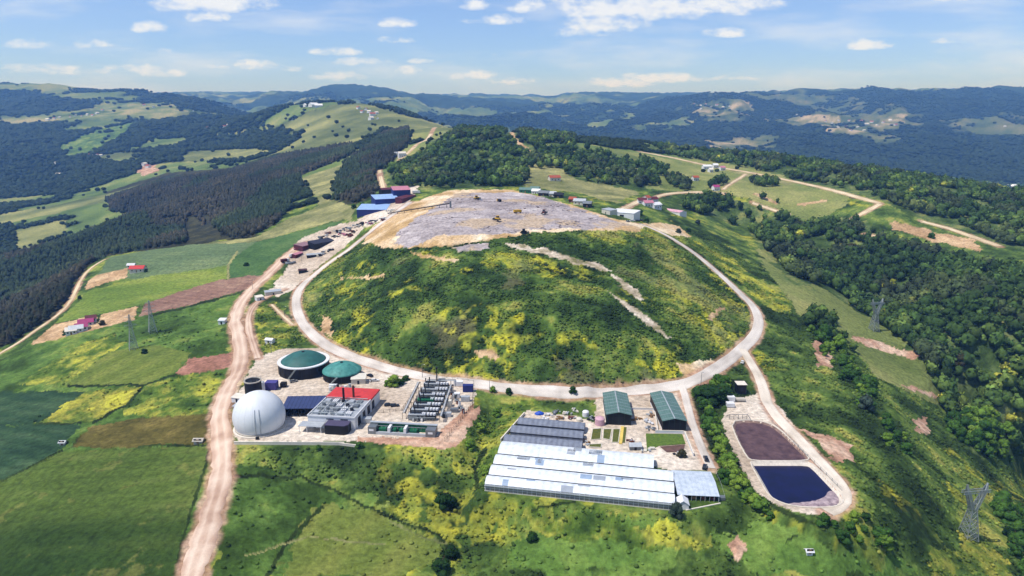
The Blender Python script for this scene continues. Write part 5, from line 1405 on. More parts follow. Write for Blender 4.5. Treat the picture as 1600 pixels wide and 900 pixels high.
# ------------------------------------------------------------------ cars
def make_car(label, loc, rz, paint, cat='car', name='parked_car', group=None, L=4.4):
    t = thing(name, label, cat, loc, rz, group); w = .9; k = L/4.4
    MB().prism([(-2.2*k, .35), (2.2*k, .35), (2.2*k, .8), (1.3*k, .95), (-2.1*k, 1.0), (-2.2*k, .8)], 'y', -w, w).build('body', paint, t)
    c = MB(); b0 = [(-1.9*k, .98), (1.1*k, .94), (.5*k, 1.48), (-1.4*k, 1.5)]
    c.add([(p[0], s*(.84 if p[1] < 1.2 else .68), p[1]) for s in (-1, 1) for p in b0], [(3,2,1,0), (4,5,6,7), (0,1,5,4), (1,2,6,5), (2,3,7,6), (3,0,4,7)])
    c.build('cabin', GLASSW, t)
    MB().box(-1.35*k, .48*k, -.66, .66, 1.50, 1.54).build('roof', paint, t)
    for x0 in (-1.4*k, 1.4*k):
        for s in (-1, 1): MB().pipe((x0, s*.72, .33), (x0, s*.93, .33), .33, 12).build('wheel', BLACK, t)
    return t
PWHITE = M('white_car_paint', 'd8d8d8', .3, var=.03, spec=.5); PDARK = M('dark_car_paint', '20242c', .3, var=.05, spec=.5); PGREY = M('grey_car_paint', '8a8d90', .3, .3, var=.05); PRED = M('red_car_paint', '9a2226', .3, var=.05)
def car(px, py, z, rz, paint, label, L=4.4):
    if z is None: x, y, z = P(px, py)
    else: x, y = lvl(px, py, z)
    return make_car(label, (x, y, z+.02), rz, paint, L=L)
car(607, 634, 0, .2, PDARK, 'dark car parked on the pale forecourt beside the engine hall')
car(617, 635, 0, .25, PDARK, 'black car beside another dark car on the forecourt')
car(459, 597, 0, .5, PGREY, 'grey car parked in front of the large green domed tank')
car(548, 596, 0, .1, PGREY, 'grey car beside the smaller green domed tank', 4.8)
car(578, 588, 0, 2.4, PDARK, 'dark car on the yard below the ring road bend')
car(585, 596, 0, .3, PWHITE, 'white van like car between the tree island and the green domes', 5.2)
car(1103, 718, -3, 1.5, PDARK, 'dark car on the lane beside the greenhouses, upper of two')
car(1101, 731, -3, 1.2, PDARK, 'dark car at the end of the greenhouse lane, lower of two')
car(1160, 567, None, 1.1, PWHITE, 'white car near the junction of ring road and pond road')
# ------------------------------------------------------------------ greenhouses
GZ = -3.0
t_lbl = 'long white film greenhouse of four joined spans below the green sheds'
loc, rz, W = fr((757, 767), (1060, 799), GZ)
gh = thing('greenhouse', t_lbl, 'greenhouse', loc, rz)
c_, s_ = math.cos(rz), math.sin(rz)
def to_local(px, py, z, loc=loc, rz=rz):
    x, y = lvl(px, py, z); x -= loc[0]; y -= loc[1]; return x*math.cos(rz)+y*math.sin(rz), -x*math.sin(rz)+y*math.cos(rz)
EH = 3.0     # eave
gut = [0.0]
for (px, py) in [(763,742),(770,725),(777,709),(786,688)]: gut.append(to_local(px, py, GZ+EH)[1])
gut = [max(g, 0) for g in gut]
print('greenhouse', W, gut)
def vault(y0, y1, zb, rise, n=9, th=.10):
    o = [(y0+(y1-y0)*i/(n-1), zb+rise*math.sin(math.pi*i/(n-1))**.8) for i in range(n)]
    return o+[(y, z-th) for y, z in o[::-1]]
for i in range(4):
    y0, y1 = gut[i]+.55, gut[i+1]-.55; lean = (y0/gut[-1])*6.5
    x0 = (y0+y1)/2/gut[-1]*7.0*0+to_local(*[(757,767),(763,742),(770,725),(777,709)][i], GZ+ (EH if i else 0))[0]
    x1 = W-1.5+ (0 if i < 3 else -8)
    MB().prism(vault(y0, y1, EH, 1.5), 'x', x0, x1).build('roof_span', FILM, gh, smooth=False)
    e = MB()
    o = vault(y0, y1, EH, 1.5)[:9]
    for xx in (x0+.05, x1-.05): e.add([(xx, y0, -.5)]+[(xx, *p) for p in o]+[(xx, y1, -.5)], [tuple(range(11))])
    e.build('end_wall', FILMB, gh)
    g = MB().box(x0, x1, gut[i]-.57, gut[i]+.57, EH-.5, EH-.25); g.build('gutter', DARK if i else STEEL, gh)
PATCH = [M('patched_film', 'd6dce4', .4, var=.05), M('dusty_film', '98a0ac', .6, var=.1), M('bluish_patch', '8fa2ba', .5, var=.08)]
r_ = np.random.default_rng(31)
for i in range(4):
    for k in range(7):
        xx = 5+r_.random()*(W-22); y0, y1 = gut[i]+.55, gut[i+1]-.55; o = vault(y0, y1, EH+.05, 1.5, 9, .03); a = r_.integers(0, 5); wd = 1.5+r_.random()*5
        q = MB(); pp = o[a:a+4]; q.prism(pp+[(y, z-.03) for y, z in pp[::-1]], 'x', xx, xx+wd); q.build('film_patch', PATCH[k % 3], gh)
sd_ = MB().box(0, W-1.5, .12, .16, -.6, EH-.35); sd_.build('side_wall', M('hazy_side_film', '8f8b8a', .5, var=.2, scale=.8), gh)
MB().box(0, W-1.5, -.02, .1, -.8, .35).build('kerb', PALEC, gh)
post = None
for k in range(40):
    xx = .4+k*(W-2.3)/39
    if post is None: post = MB().bar((0, 0, -.6), (0, 0, EH), .16).build('side_post', WHITE, gh); post.location = (xx, 0, 0)
    else: c = post.copy(); COL.objects.link(c); c.parent = gh; c.location = (xx, 0, 0)
MB().box(0, W-1.5, -.05, .09, EH*.5, EH*.5+.12).build('side_rail', WHITE, gh)
# lower bluish block at the east end
l2, r2, W2 = fr((1058, 782), (1126, 785), GZ); D2 = 18.5
g2 = thing('greenhouse', 'pale bluish low greenhouse block at the eastern end of the white one', 'greenhouse', (l2[0], l2[1], GZ), r2)
W2 = W2-.5
MB().prism([(0, 2.6), (D2*.5, 3.8), (D2, 3.1), (D2, 2.95), (D2*.5, 3.65), (0, 2.45)], 'x', 0, W2).build('roof', FILMB, g2)
for k in range(10):
    MB().bar((.3+k*(W2-.6)/9, .2, -.5), (.3+k*(W2-.6)/9, .2, 2.5), .16).build('post', LGREY, g2)
MB().box(0, W2, D2-.3, D2-.1, -.5, 3.0).build('rear_wall', FILMB, g2); MB().box(W2-.2, W2-.05, .3, D2-.3, -.5, 2.6).build('side_wall', FILMB, g2)
for k in range(5):
    q = MB().box(0, 2, 0, 2.2, .12, 1.3).build('crate', [MAROON, WOOD, RUST, MAROON, GREY][k], None)
    c3, s3 = math.cos(r2), math.sin(r2); lx, ly = 2+k*3.8, 1.2
    q.location = (l2[0]+lx*c3-ly*s3, l2[1]+lx*s3+ly*c3, GZ); q.rotation_euler = (0, 0, r2); q['category'] = 'crate'; q['label'] = ['first', 'second', 'third', 'fourth', 'last'][k]+' crate under the bluish greenhouse roof, counting away from the white tent'
q = MB()
for k in range(9): q.prism([(0, 2.62), (D2*.5, 3.82), (D2, 3.12), (D2, 3.16), (D2*.5, 3.88), (0, 2.68)], 'x', 1+k*2.2, 1.06+k*2.2)
q.build('seam', LGREY, g2)
# three grey spans to the north west
pairs = [((786,698),(909,703)),((797,683),(911,688)),((808,670),(913,673))]
for i, (a, b) in enumerate(pairs):
    l3, r3, W3 = fr(a, b, GZ); l3 = (l3[0], l3[1]+.3, GZ); r3 = rz
    t = thing('shade_house', ['grey net tunnel directly behind the white greenhouse', 'grey net tunnel in the middle of three', 'dark grey net tunnel next to the rubbish heaps and blue tarpaulin'][i], 'greenhouse', l3, r3, 'grey net tunnels')
    dd = 7.4
    MB().prism(vault(.15, dd-.15, 2.4, 1.5), 'x', 0, W3).build('roof_span', FILMG, t)
    e = MB(); o = vault(.15, dd-.15, 2.4, 1.5)[:9]
    for xx in (.03, W3-.03): e.add([(xx, .15, -.5)]+[(xx, *p) for p in o]+[(xx, dd-.15, -.5)], [tuple(range(11))])
    e.build('end_wall', FILMG, t); MB().box(0, W3, -.0, .12, -.5, 2.4).build('side_wall', FILMG, t); MB().box(0, W3, dd-.1, dd, -.5, 2.4).build('side_wall', FILMG, t)
    MB().box(0, W3, -.12, .14, 2.2, 2.5).build('gutter', DARK, t)
# green sheds
def shed(a, b, D, h, label):
    loc, rz, W = fr(a, b, GZ); rz += .05; t = thing('green_shed', label, 'shed', loc, rz)
    MB().prism([(0, -.5), (W, -.5), (W, h), (W/2, h+1.3), (0, h)], 'y', 0, D).build('wall', BLACK, t)
    for s in (0, 1):
        x0 = -.4 if s == 0 else W+.4
        MB().prism([(x0, h-.08), (W/2, h+1.32), (W/2, h+1.5), (x0, h+.12)], 'y', -.5, D+.4).build('roof_slope', GROOF, t)
    MB().prism([(W/2-.3, h+1.42), (W/2+.3, h+1.42), (W/2, h+1.62)], 'y', -.5, D+.4).build('ridge_cap', LGREY, t)
    for i in range(5): MB().bar((W*(.04+i*.23), -.08, -.3), (W*(.04+i*.23), -.08, h+(.9 if i in (1,2,3) else .2)), .2).build('portal_post', M('dark_green_steel', '1c302c', .6), t)
    MB().box(W*.32, W*.68, -.05, -.003, -.1, 4.2).build('door', DARK, t)
    q = MB()
    for k in range(7): q.prism([(-.42, h+.125), (W/2, h+1.505), (W/2, h+1.55), (-.42, h+.17)], 'y', k*D/7+1, k*D/7+1.15).prism([(W+.42, h+.125), (W/2, h+1.505), (W/2, h+1.55), (W+.42, h+.17)], 'y', k*D/7+1, k*D/7+1.15)
    q.build('roof_seam', LGREY, t)
    MB().box(-.06, -.002, 1, D-1, 0, .9).build('plinth', WHITE, t)
    return t
shed((947, 663.5), (986, 665.5), 26, 5.6, 'green roofed black shed standing beside the garden beds')
shed((1035, 673.5), (1072, 674.5), 33, 5.4, 'longer green roofed black shed beside the lane, the one next to the tree clump')
# plots
def plot(name, label, pts, z, mt, h=.25, cat='garden bed', frame=None):
    W_ = [lvl(a, b, z) for a, b in pts]; o = W_[0]; loc = [(x-o[0], y-o[1]) for x, y in W_]
    t = thing(name, label, cat, (o[0], o[1], z))
    MB().prism(loc, 'z', -.3, h).build('soil', mt, t)
    if frame:
        q = MB(); n = len(loc)
        for i in range(n): q.bar((*loc[i], h), (*loc[(i+1) % n], h), .3)
        q.build('edging', frame, t)
    return t
OLIVE = M('planted_soil', '5b5a24', .95, var=.35, scale=.9, col2='3c4a18'); BROWNP = M('brown_soil', '6a5048', .95, var=.25, scale=.6)
plot('garden_bed', 'square planted bed next to the pink tank', [(926,671),(940,670),(938,687),(923,688)], GZ, OLIVE, frame=CREAM)
plot('garden_bed', 'middle planted bed of three between the shed and greenhouse', [(943,671),(956,671),(953,688),(942,686)], GZ, OLIVE, frame=CREAM)
plot('garden_bed', 'planted bed beside the yellow boards', [(958,671),(969,671),(966,692),(956,692)], GZ, OLIVE, frame=CREAM)
plot('garden_bed', 'long narrow bed at the rear wall of the white greenhouse', [(921,695),(940,694),(939,700),(920,699)], GZ, OLIVE, frame=CREAM)
plot('garden_bed', 'narrow green strip beside the yellow boards on the shed side', [(975,668),(979,668),(976,692),(972,692)], GZ, OLIVE)
plot('board_walk', 'yellow board strip between two garden beds', [(970,667),(975,667),(972,694),(967,694)], GZ, M('yellow_boards', 'd6bb62', .8, var=.12), .35, 'boardwalk')
plot('grass_plot', 'walled grass plot in front of the longer green shed', [(1009,678),(1066,679),(1071,694),(1030,697),(1011,705)], GZ, M('rough_grass', '5a6e26', .95, var=.35, scale=.8, col2='39521a'), .3, 'grass plot')
plot('earth_plot', 'bare brown plot in the corner of the walled grass plot', [(1031,698),(1070,695),(1068,706),(1042,707)], GZ, BROWNP, .2, 'earth plot')
wallrun('garden_wall', 'white wall in front of the longer green shed', (1024, 677), (1068, 678), GZ, 1.5, .35, WHITE)
wallrun('garden_wall', 'white wall running down beside the greenhouse lane', (1069, 678), (1083, 713), GZ, 1.5, .35, WHITE)
wallrun('garden_wall', 'low white wall along the shed yard beneath the ring road', (985, 640), (1022, 641), GZ, 1.1, .3, WHITE)
wallrun('garden_wall', 'long pale wall climbing beside the grey net tunnels', (783, 690), (820, 648), GZ, 1.4, .4, PALEC)
wallrun('garden_wall', 'pale wall between the shed yard and the longer green shed', (1022, 641), (1027, 676), GZ, 1.3, .35, WHITE)
def drum(px, py, r, h, mt, label, z=GZ, name='storage_tank', cat='tank', dome=True):
    x, y = lvl(px, py, z); t = thing(name, label, cat, (x, y, z)); MB().cyl(0, 0, 0, h, r, seg=20).build('shell', mt, t)
    if dome: MB().rev([(r, h), (r*.8, h+r*.25), (r*.3, h+r*.38), (.01, h+r*.4)], seg=20).build('top', mt, t, smooth=True)
    return t
drum(937, 663, 2.4, 3.2, M('pale_pink_plastic', 'caa2ae', .6), 'round pale pink tank beside the corner of the green shed')
drum(915, 650, 1.7, 2.4, WHITE, 'round white tank among the rubbish behind the grey tunnels')
drum(905, 658, 1.5, 1.4, CREAM, 'low cream tank at the end of the grey net tunnels')
x, y = lvl(843, 647, GZ); t = thing('tarpaulin_heap', 'bright blue tarpaulin over a heap beside the net tunnels', 'tarpaulin', (x, y, GZ))
q = MB(); v, f = ICO1; q.add([(a*2.5*(1+.1*math.sin(i*7)), b*1.7, max(c, -.1)*1.5*(1+.15*math.cos(i*5))) for i, (a, b, c) in enumerate(v)], [tuple(k) for k in f]); q.build('sheet', M('blue_tarpaulin', '1f4fb8', .5, var=.15), t)
q = MB()
for k in range(4): q.cbox(2.1*math.cos(k*1.6), 1.5*math.sin(k*1.6), .25, .5, .4, .5, k)
q.build('weight', DARK, t)
r_ = np.random.default_rng(11)
cl = ['white sacks', 'grey crates', 'brown planks', 'cream boards', 'rusty scrap', 'pale pots', 'black pipes', 'wooden pallets']
where = [(858,650,'just east of the blue tarpaulin'),(868,645,'at the upper edge of the tunnel yard'),(874,654,'behind the darkest net tunnel'),(885,648,'in the middle of the tunnel yard'),(893,654,'behind the tunnel ends'),(899,645,'at the hedge of the tunnel yard'),(925,655,'between white and pink tanks'),(995,655,'on the pink paving east of the shed'),(1012,660,'along the wall of the longer shed'),(1014,670,'beside the garden wall corner'),(1016,650,'under the shed yard wall'),(995,700,'near the greenhouse rear wall'),(990,690,'beside the paved path'),(1012,704,'by the corner of the grass plot'),(1062,712,'beside the dark bush and lane'),(915,690,'at the side of the planted beds'),(850,655,'below the blue tarpaulin')]
for i, (px, py, wh) in enumerate(where):
    x, y = lvl(px, py, GZ); k = i % 8; t = thing('supply_heap', f'small heap of {cl[k]} {wh}', 'heap', (x, y, GZ), i)
    mt = [WHITE, GREY, WOOD, CREAM, RUST, CREAM, DARK, WOOD][k]
    for j in range(9):
        MB().cbox(r_.normal()*1.4, r_.normal()*1.0, .3+r_.random()*.7, .5+r_.random()*1.6, .4+r_.random(), .3+r_.random()*.5, r_.random()*3).build(['sack', 'crate', 'plank', 'board', 'scrap_piece', 'pot', 'pipe_length', 'pallet'][k], mt if j % 3 else LGREY, t)
hall('garden_hut', 'little grey gabled hut on the paving behind the white greenhouse', 'hut', (984,704), (1002,704), GZ, 3.4, 2.0, 1.0, GREY, LGREY, 'width')
hall('garden_hut', 'small white tent beside the tree at the greenhouse front corner', 'tent', (1058,796), (1076,797), GZ, 4.5, 2.2, 1.6, WHITE, WHITE, 'depth', door=False)
wallrun('kerb_wall', 'curved pale kerb in front of the bluish greenhouse block', (1072, 800), (1126, 789), GZ-.5, .8, .5, PALEC, cap=False)

# ------------------------------------------------------------------ ponds
def ring(poly, off):
    n = len(poly); out = []; A_ = sum(poly[i][0]*poly[(i+1) % n][1]-poly[(i+1) % n][0]*poly[i][1] for i in range(n)); sg = 1 if A_ > 0 else -1
    for i in range(n):
        a, b, c = poly[i-1], poly[i], poly[(i+1) % n]
        d1 = np.array([b[0]-a[0], b[1]-a[1]]); d1 /= np.linalg.norm(d1); d2 = np.array([c[0]-b[0], c[1]-b[1]]); d2 /= np.linalg.norm(d2)
        nn = np.array([d1[1]+d2[1], -(d1[0]+d2[0])]); nn /= np.linalg.norm(nn)+1e-9; out.append((b[0]+nn[0]*off*sg, b[1]+nn[1]*off*sg))
    return out
def rounder(poly, k=2):
    for _ in range(k):
        q = []
        for i in range(len(poly)):
            a, b = poly[i], poly[(i+1) % len(poly)]; q += [(a[0]*.75+b[0]*.25, a[1]*.75+b[1]*.25), (a[0]*.25+b[0]*.75, a[1]*.25+b[1]*.75)]
        poly = q
    return poly
LINER = M('pond_lining', 'd2c8ba', .85, var=.14, scale=.5); LINER2 = M('stained_lining', '8a7268', .85, var=.25, scale=.35)
def basin(poly, label, liner):
    pr = rounder(poly, 1); t = thing('pond_basin', label, 'basin', (pr[0][0], pr[0][1], POND_Z)); o = pr[0]
    loops = [(ring(pr, 1.25), .10), (ring(pr, 1.15), .42), (ring(pr, .7), .45), (ring(pr, .5), .1), (ring(pr, -3.6), -3.4)]
    n = len(pr); 
    for nm, a, b, mt in (('rim', 0, 3, LINER), ('lining', 3, 4, liner)):
        v = []; f = []
        ls = loops[a:b+1]
        for lp, z in ls: v += [(x-o[0], y-o[1], z) for x, y in lp]
        for k in range(len(ls)-1): f += [(k*n+i, k*n+(i+1) % n, (k+1)*n+(i+1) % n, (k+1)*n+i) for i in range(n)]
        MB().add(v, f).build(nm, mt, t)
    return pr
pa = basin(POND_A, 'upper basin of the two ponds, holding brown sludge', LINER2)
pb = basin(POND_B, 'lower basin of the two ponds, filled with dark blue water', LINER)
def surf(name, poly, z, mt):
    MB().add([(x, y, z) for x, y in poly], [tuple(range(len(poly)))]).build(name, mt, None, kind='structure')
SLUDGE = M('sludge', '5c4648', .75, var=.3, scale=.28, spec=.3, col2='3d2c34')
surf('sludge', ring(pa, -.4), POND_Z-.75, SLUDGE)
WATER = M('pond_water', '0e1140', .30, var=.15, scale=.2, spec=.25, bump=.05, col2='080a2c')
surf('water', ring(pb, -.6), POND_Z-.95, WATER)
# silt bank showing at the lower corner
sb = [lvl(a, b, POND_Z-.8) for a, b in [(1300,763),(1312,775),(1313,785),(1303,791),(1270,793),(1240,792),(1228,788),(1248,785),(1270,784),(1290,777)]]
v_ = rounder(sb, 2); r_ = np.random.default_rng(4); cx_, cy_ = np.mean([p[0] for p in v_]), np.mean([p[1] for p in v_])
v_ = [(x+(r_.random()-.5)*.9, y+(r_.random()-.5)*.9) for x, y in v_]
n_ = len(v_); inner = [(x*.8+cx_*.2, y*.8+cy_*.2, POND_Z-.6) for x, y in v_]; outer = [(x, y, POND_Z-1.0) for x, y in v_]
MB().add(outer+inner, [(i, (i+1) % n_, n_+(i+1) % n_, n_+i) for i in range(n_)]+[tuple(range(n_, 2*n_))]).build('silt_bank', M('silt', 'a8979a', .8, var=.3, scale=.5, col2='6e5f68'), None, kind='structure')
hall('pump_house', 'small black pump house with a pale flat roof above the sludge pond', 'pump house', (1152,612), (1166,612), POND_Z+.3, 5, 4.0, .1, BLACK, PALEC, 'shed')
for (px, py, W, h, lb) in [(1142,628,4.5,2.6,'white container beside the pump house track'),(1142,637,4,2.2,'lower white container next to the scaffold by the sludge pond'),(1158,627,5,1.0,'low pale platform beside the pump house')]:
    container(px, py, W, 3, h, WHITE if h > 2 else CONC, lb, POND_Z+.2)
x, y = lvl(1152, 655, POND_Z); t = thing('pipe_scaffold', 'grey pipe scaffold at the upper edge of the sludge pond', 'scaffold', (x, y, POND_Z))
for i in range(5): MB().bar((-4+i*2.2, 0, -.3), (-4+i*2.2, 0, 2.6), .16).build('post', DARK, t)
q = MB()
for z in (1.2, 2.6): q.pipe((-4.4, 0, z), (5.2, 0, z), .12)
q.pipe((5, 0, 2.6), (6.5, -2, .3), .14); q.pipe((-4, 0, 2.6), (-5, 3, .3), .14); q.pipe((0, 0, 2.6), (0, 3.5, .4), .14); q.build('pipe', GREY, t)
fence('pond_fence', 'thin fence between the ponds and the pond road', [(1206,660),(1222,674),(1240,692),(1262,714),(1282,734),(1300,752),(1316,768)], POND_Z, 1.5, GREY, 4.0)

# ------------------------------------------------------------------ pylons
def pylon(px, py, Hh, label, rz=0.2, style='delta', th=1.35):
    x, y, z = P(px, py); t = thing('pylon', label, 'pylon', (x, y, z), rz, None)
    b = Hh*.115; wz = Hh*.52; ww = Hh*.045
    def lat(m, z0, w0, z1, w1, n, dx0=0, dx1=0, d0=None, d1=None):
        d0 = w0 if d0 is None else d0; d1 = w1 if d1 is None else d1
        P4 = lambda t: [(dx0+(dx1-dx0)*t+sx_*(w0+(w1-w0)*t), sy_*(d0+(d1-d0)*t), z0+(z1-z0)*t) for sx_, sy_ in ((-1,-1),(1,-1),(1,1),(-1,1))]
        for k in range(4): m.bar(P4(0)[k], P4(1)[k], .26*th)
        for i in range(n):
            a, c = P4(i/n), P4((i+1)/n)
            for k in range(4): m.bar(a[k], c[(k+1) % 4], .13*th); m.bar(a[(k+1) % 4], c[k], .13*th); m.bar(c[k], c[(k+1) % 4], .11*th)
    m = MB(); lat(m, -1, b, wz, ww, 6); m.build('body', STEEL, t)
    if style == 'delta':
        for s in (-1, 1): m = MB(); lat(m, wz, ww*.5, Hh*.86, ww*.5, 4, s*ww*.5, s*Hh*.155, ww, ww*.7); lat(m, Hh*.86, ww*.5, Hh, .1, 1, s*Hh*.155, s*Hh*.19, ww*.7, .1); m.build('horn', STEEL, t)
        m = MB()
        for yy in (-ww*.7, ww*.7):
            for zz in (Hh*.84, Hh*.885): m.bar((-Hh*.25, yy*(.3 if 0 else 1), zz), (Hh*.25, yy, zz), .2*th)
            for k in range(12): x0 = -Hh*.25+k*Hh*.5/12; m.bar((x0, yy, Hh*.84), (x0+Hh*.5/24, yy, Hh*.885), .1*th); m.bar((x0+Hh*.5/24, yy, Hh*.885), (x0+Hh*.5/12, yy, Hh*.84), .1*th)
        m.build('crossarm', STEEL, t)
        for xx in (-.24, 0, .24): MB().pipe((xx*Hh, 0, Hh*.84), (xx*Hh, 0, Hh*.77), .16, 6).build('insulator', GLASSW, t)
    else:
        m = MB(); lat(m, wz, ww, Hh, .25, 5); m.build('upper_body', STEEL, t)
        for k, zz in enumerate((.68, .8, .92)):
            m = MB()
            for s in (-1, 1): m.bar((0, -.3, zz*Hh), (s*Hh*(.16-.02*k), 0, zz*Hh+.3), .16*th); m.bar((0, .3, zz*Hh), (s*Hh*(.16-.02*k), 0, zz*Hh+.3), .16*th); m.bar((0, 0, zz*Hh+1.3), (s*Hh*(.16-.02*k), 0, zz*Hh+.3), .12*th)
            m.build('crossarm', STEEL, t)
    return t
pylon(1512, 838, 27, 'steel lattice pylon with forked head standing in yellow weeds below the wood', .15)
pylon(1365, 516, 26, 'steel lattice pylon with forked head on the grass strip beside the wood', .3)
pylon(209, 545, 24, 'thin lattice pylon in the olive field strips', .6, 'mast', 1.0)
pylon(239, 520, 24, 'thin lattice pylon beside the tan soil strip', .6, 'mast', 1.0)
# ------------------------------------------------------------------ sheds and plant on the tip's western rim
def gz_(px, py): return P(px, py)[2]
def zhall(name, label, cat, a, b, D, h, rise, wm, rm, **k):
    z = min(gz_(*a), gz_(*b)); return hall(name, label, cat, a, b, z, D, h, rise, wm, rm, found=3.0, **k)
zhall('blue_shed', 'blue sorting shed with pale blue roof, the lowest of three by the tip', 'shed', (558,341), (604,341), 26, 9, 2.5, BLUE, LBLUE, ridge='shed', door=False)
zhall('blue_shed', 'middle blue shed with grey blue roof between two others', 'shed', (587,324), (624,322), 24, 8.5, 2.2, BLUE, LBLUE, ridge='shed', door=False)
zhall('blue_shed', 'tall blue shed with a pink roof at the top of the row', 'shed', (615,313), (642,312), 22, 11, 2.0, BLUE, PINK, ridge='shed', door=False)
zhall('dark_shed', 'dark maroon shed behind the middle blue shed', 'shed', (597,306), (613,305), 12, 7, 1.5, BLACK, MAROON, ridge='width', door=False)
zhall('dark_shed', 'maroon lean-to beside the tall blue shed', 'shed', (628,318), (650,312), 8, 5, 1.0, MAROON, MAROON, ridge='shed', door=False)
def truck(px, py, rz, cabm, bedm, label, sc=1.0):
    x, y, z = P(px, py); t = thing('truck', label, 'truck', (x, y, z+.25), rz); t.scale = (sc,)*3
    MB().box(-3.6, 2.2, -1.25, 1.25, 1.0, 3.2).build('load_bed', bedm, t); MB().prism([(2.4, .7), (4.4, .7), (4.4, 1.9), (4.0, 3.0), (2.4, 3.0)], 'y', -1.2, 1.2).build('cab', cabm, t)
    MB().box(-3.6, 4.3, -.5, .5, .6, .95).build('chassis', DARK, t); MB().box(4.15, 4.42, -1.05, 1.05, 1.75, 2.6).build('windscreen', GLASSW, t)
    for x0 in (-2.8, -1.4, 3.3):
        for s in (-1, 1): MB().pipe((x0, s*.85, .5), (x0, s*1.25, .5), .5, 12).build('wheel', BLACK, t)
    return t
truck(650, 303, .1, WHITE, WHITE, 'white lorry behind the tall blue shed', 1.1)
truck(458, 402, .9, PRED, WHITE, 'red lorry with pale load bed beside the scrap sheds')
truck(445, 410, .8, WHITE, MAROON, 'white lorry with maroon body by the dirt road')
truck(780, 316, 2.0, YEL, DARK, 'small dark dump truck crossing the grey waste', .9)
truck(808, 333, .4, YEL, YEL, 'yellow tipper on the grey waste near its centre', .9)
def dozer(px, py, rz, mt, label):
    x, y, z = P(px, py); t = thing('bulldozer', label, 'bulldozer', (x, y, z+.5), rz); t.scale = (1.2,)*3
    MB().box(-2, 1.6, -.9, .9, .9, 1.9).build('hull', mt, t); MB().prism([(-1.2, 1.9), (.5, 1.9), (.3, 3.1), (-1.1, 3.1)], 'y', -.75, .75).build('cab', GLASSW, t); MB().box(-1.3, .5, -.9, .9, 3.1, 3.25).build('cab_roof', mt, t)
    for s in (-1, 1): MB().prism([(-2.1, .2), (2.0, .2), (2.4, .6), (2.0, 1.0), (-2.1, 1.0), (-2.5, .6)], 'y', s*1.2-.3, s*1.2+.3).build('track', BLACK, t)
    MB().prism([(2.7, .1), (3.0, .0), (3.1, 1.4), (2.8, 1.5)], 'y', -1.8, 1.8).build('blade', GREY, t); MB().bar((1.5, 1.1, .6), (2.8, 1.1, .6), .2).bar((1.5, -1.1, .6), (2.8, -1.1, .6), .2).build('push_arm', DARK, t)
dozer(745, 312, .6, YEL, 'dark yellow bulldozer near the northern crest of the tip')
dozer(777, 345, 2.4, YEL, 'yellow bulldozer working on the pale waste face')
dozer(850, 335, 1.2, RUST, 'rust coloured bulldozer on the eastern part of the waste')
dozer(819, 366, .3, DARK, 'dark excavating tractor on the sand track along the waste edge')
# conveyor across the waste
x0, y0, z0 = P(606, 336); x1, y1, z1 = P(704, 325); L = math.hypot(x1-x0, y1-y0)
t = thing('conveyor', 'long dark conveyor crossing the waste from the blue sheds', 'conveyor', (x0, y0, z0), math.atan2(y1-y0, x1-x0))
dz = z1-z0
MB().bar((0, 0, 1.6), (L, 0, dz+4.4), .9).build('belt', DARK, t)
q = MB()
for k in range(24): q.bar((L*k/24, -.6, 2+(dz+2.8)*k/24), (L*(k+1)/24, -.6, 3.0+(dz+2.8)*(k+.0)/24), .12)
q.bar((0, -.6, 2.7), (L, -.6, dz+5.5), .15); q.build('truss', DARK, t)
for k in range(9):
    xx = L*(k+.5)/9; yy = y0+(y1-y0)*(k+.5)/9; xw = x0+(x1-x0)*(k+.5)/9; zg = h1(xw, yy)-z0
    MB().bar((xx, .5, zg-.5), (xx, 0, 1.6+(dz+2.8)*(k+.5)/9), .2).bar((xx, -.5, zg-.5), (xx, 0, 1.6+(dz+2.8)*(k+.5)/9), .2).build('trestle', DARK, t)
MB().box(L-.5, L+.5, -.8, .8, dz-.5, dz+6.5).build('head_frame', GREY, t)
# scrap works beside the dirt road
zhall('scrap_shed', 'black open scrap shed beside the ring road', 'shed', (492,391), (524,385), 11, 6, 1.5, BLACK, M('slate_roof', '2a2c3c', .7), ridge='shed', door=False)
zhall('scrap_shed', 'maroon framed shed next to the black scrap shed', 'shed', (473,393), (490,389), 12, 5, 1.0, MAROON, M('pale_maroon_roof', '8a6a72', .8), ridge='shed', door=False)
zhall('canopy_shed', 'low shed with pale grey roof in front of the black scrap shed', 'shed', (480,404), (507,402), 6, 3, .4, BLACK, LGREY, ridge='shed', door=False)
zhall('scrap_shed', 'small red shed at the foot of the scrap works', 'shed', (462,404), (474,400), 6, 3.4, .8, MAROON, PINK, ridge='width', door=False)
zhall('weigh_house', 'dark little weigh house on the island between the two lanes', 'hut', (467,428), (480,427), 4, 3, .5, BLACK, M('brown_roof', '4a3030', .8), ridge='shed')
zhall('gate_house', 'white gate house where the service road meets the dirt road', 'hut', (402,471), (413,469), 5, 3, .5, WHITE, PALEC, ridge='shed')
zhall('gate_house', 'low pale building beside the white gate house', 'building', (415,463), (440,460), 5, 3, .5, CREAM, LGREY, ridge='shed')
zhall('field_hut', 'lone white hut beside the dirt road embankment', 'hut', (341,507), (351,507), 4.5, 2.8, .6, WHITE, WHITE, ridge='shed')
zhall('field_hut', 'small white cabin among weeds above the green domed tanks', 'hut', (414,537), (425,538), 4, 2.6, .8, WHITE, WHITE, ridge='width')
r_ = np.random.default_rng(21)
sc_lab = ['grey scrap pile', 'rusty scrap pile', 'white rubble pile', 'dark tyre pile', 'pinkish pallet pile']
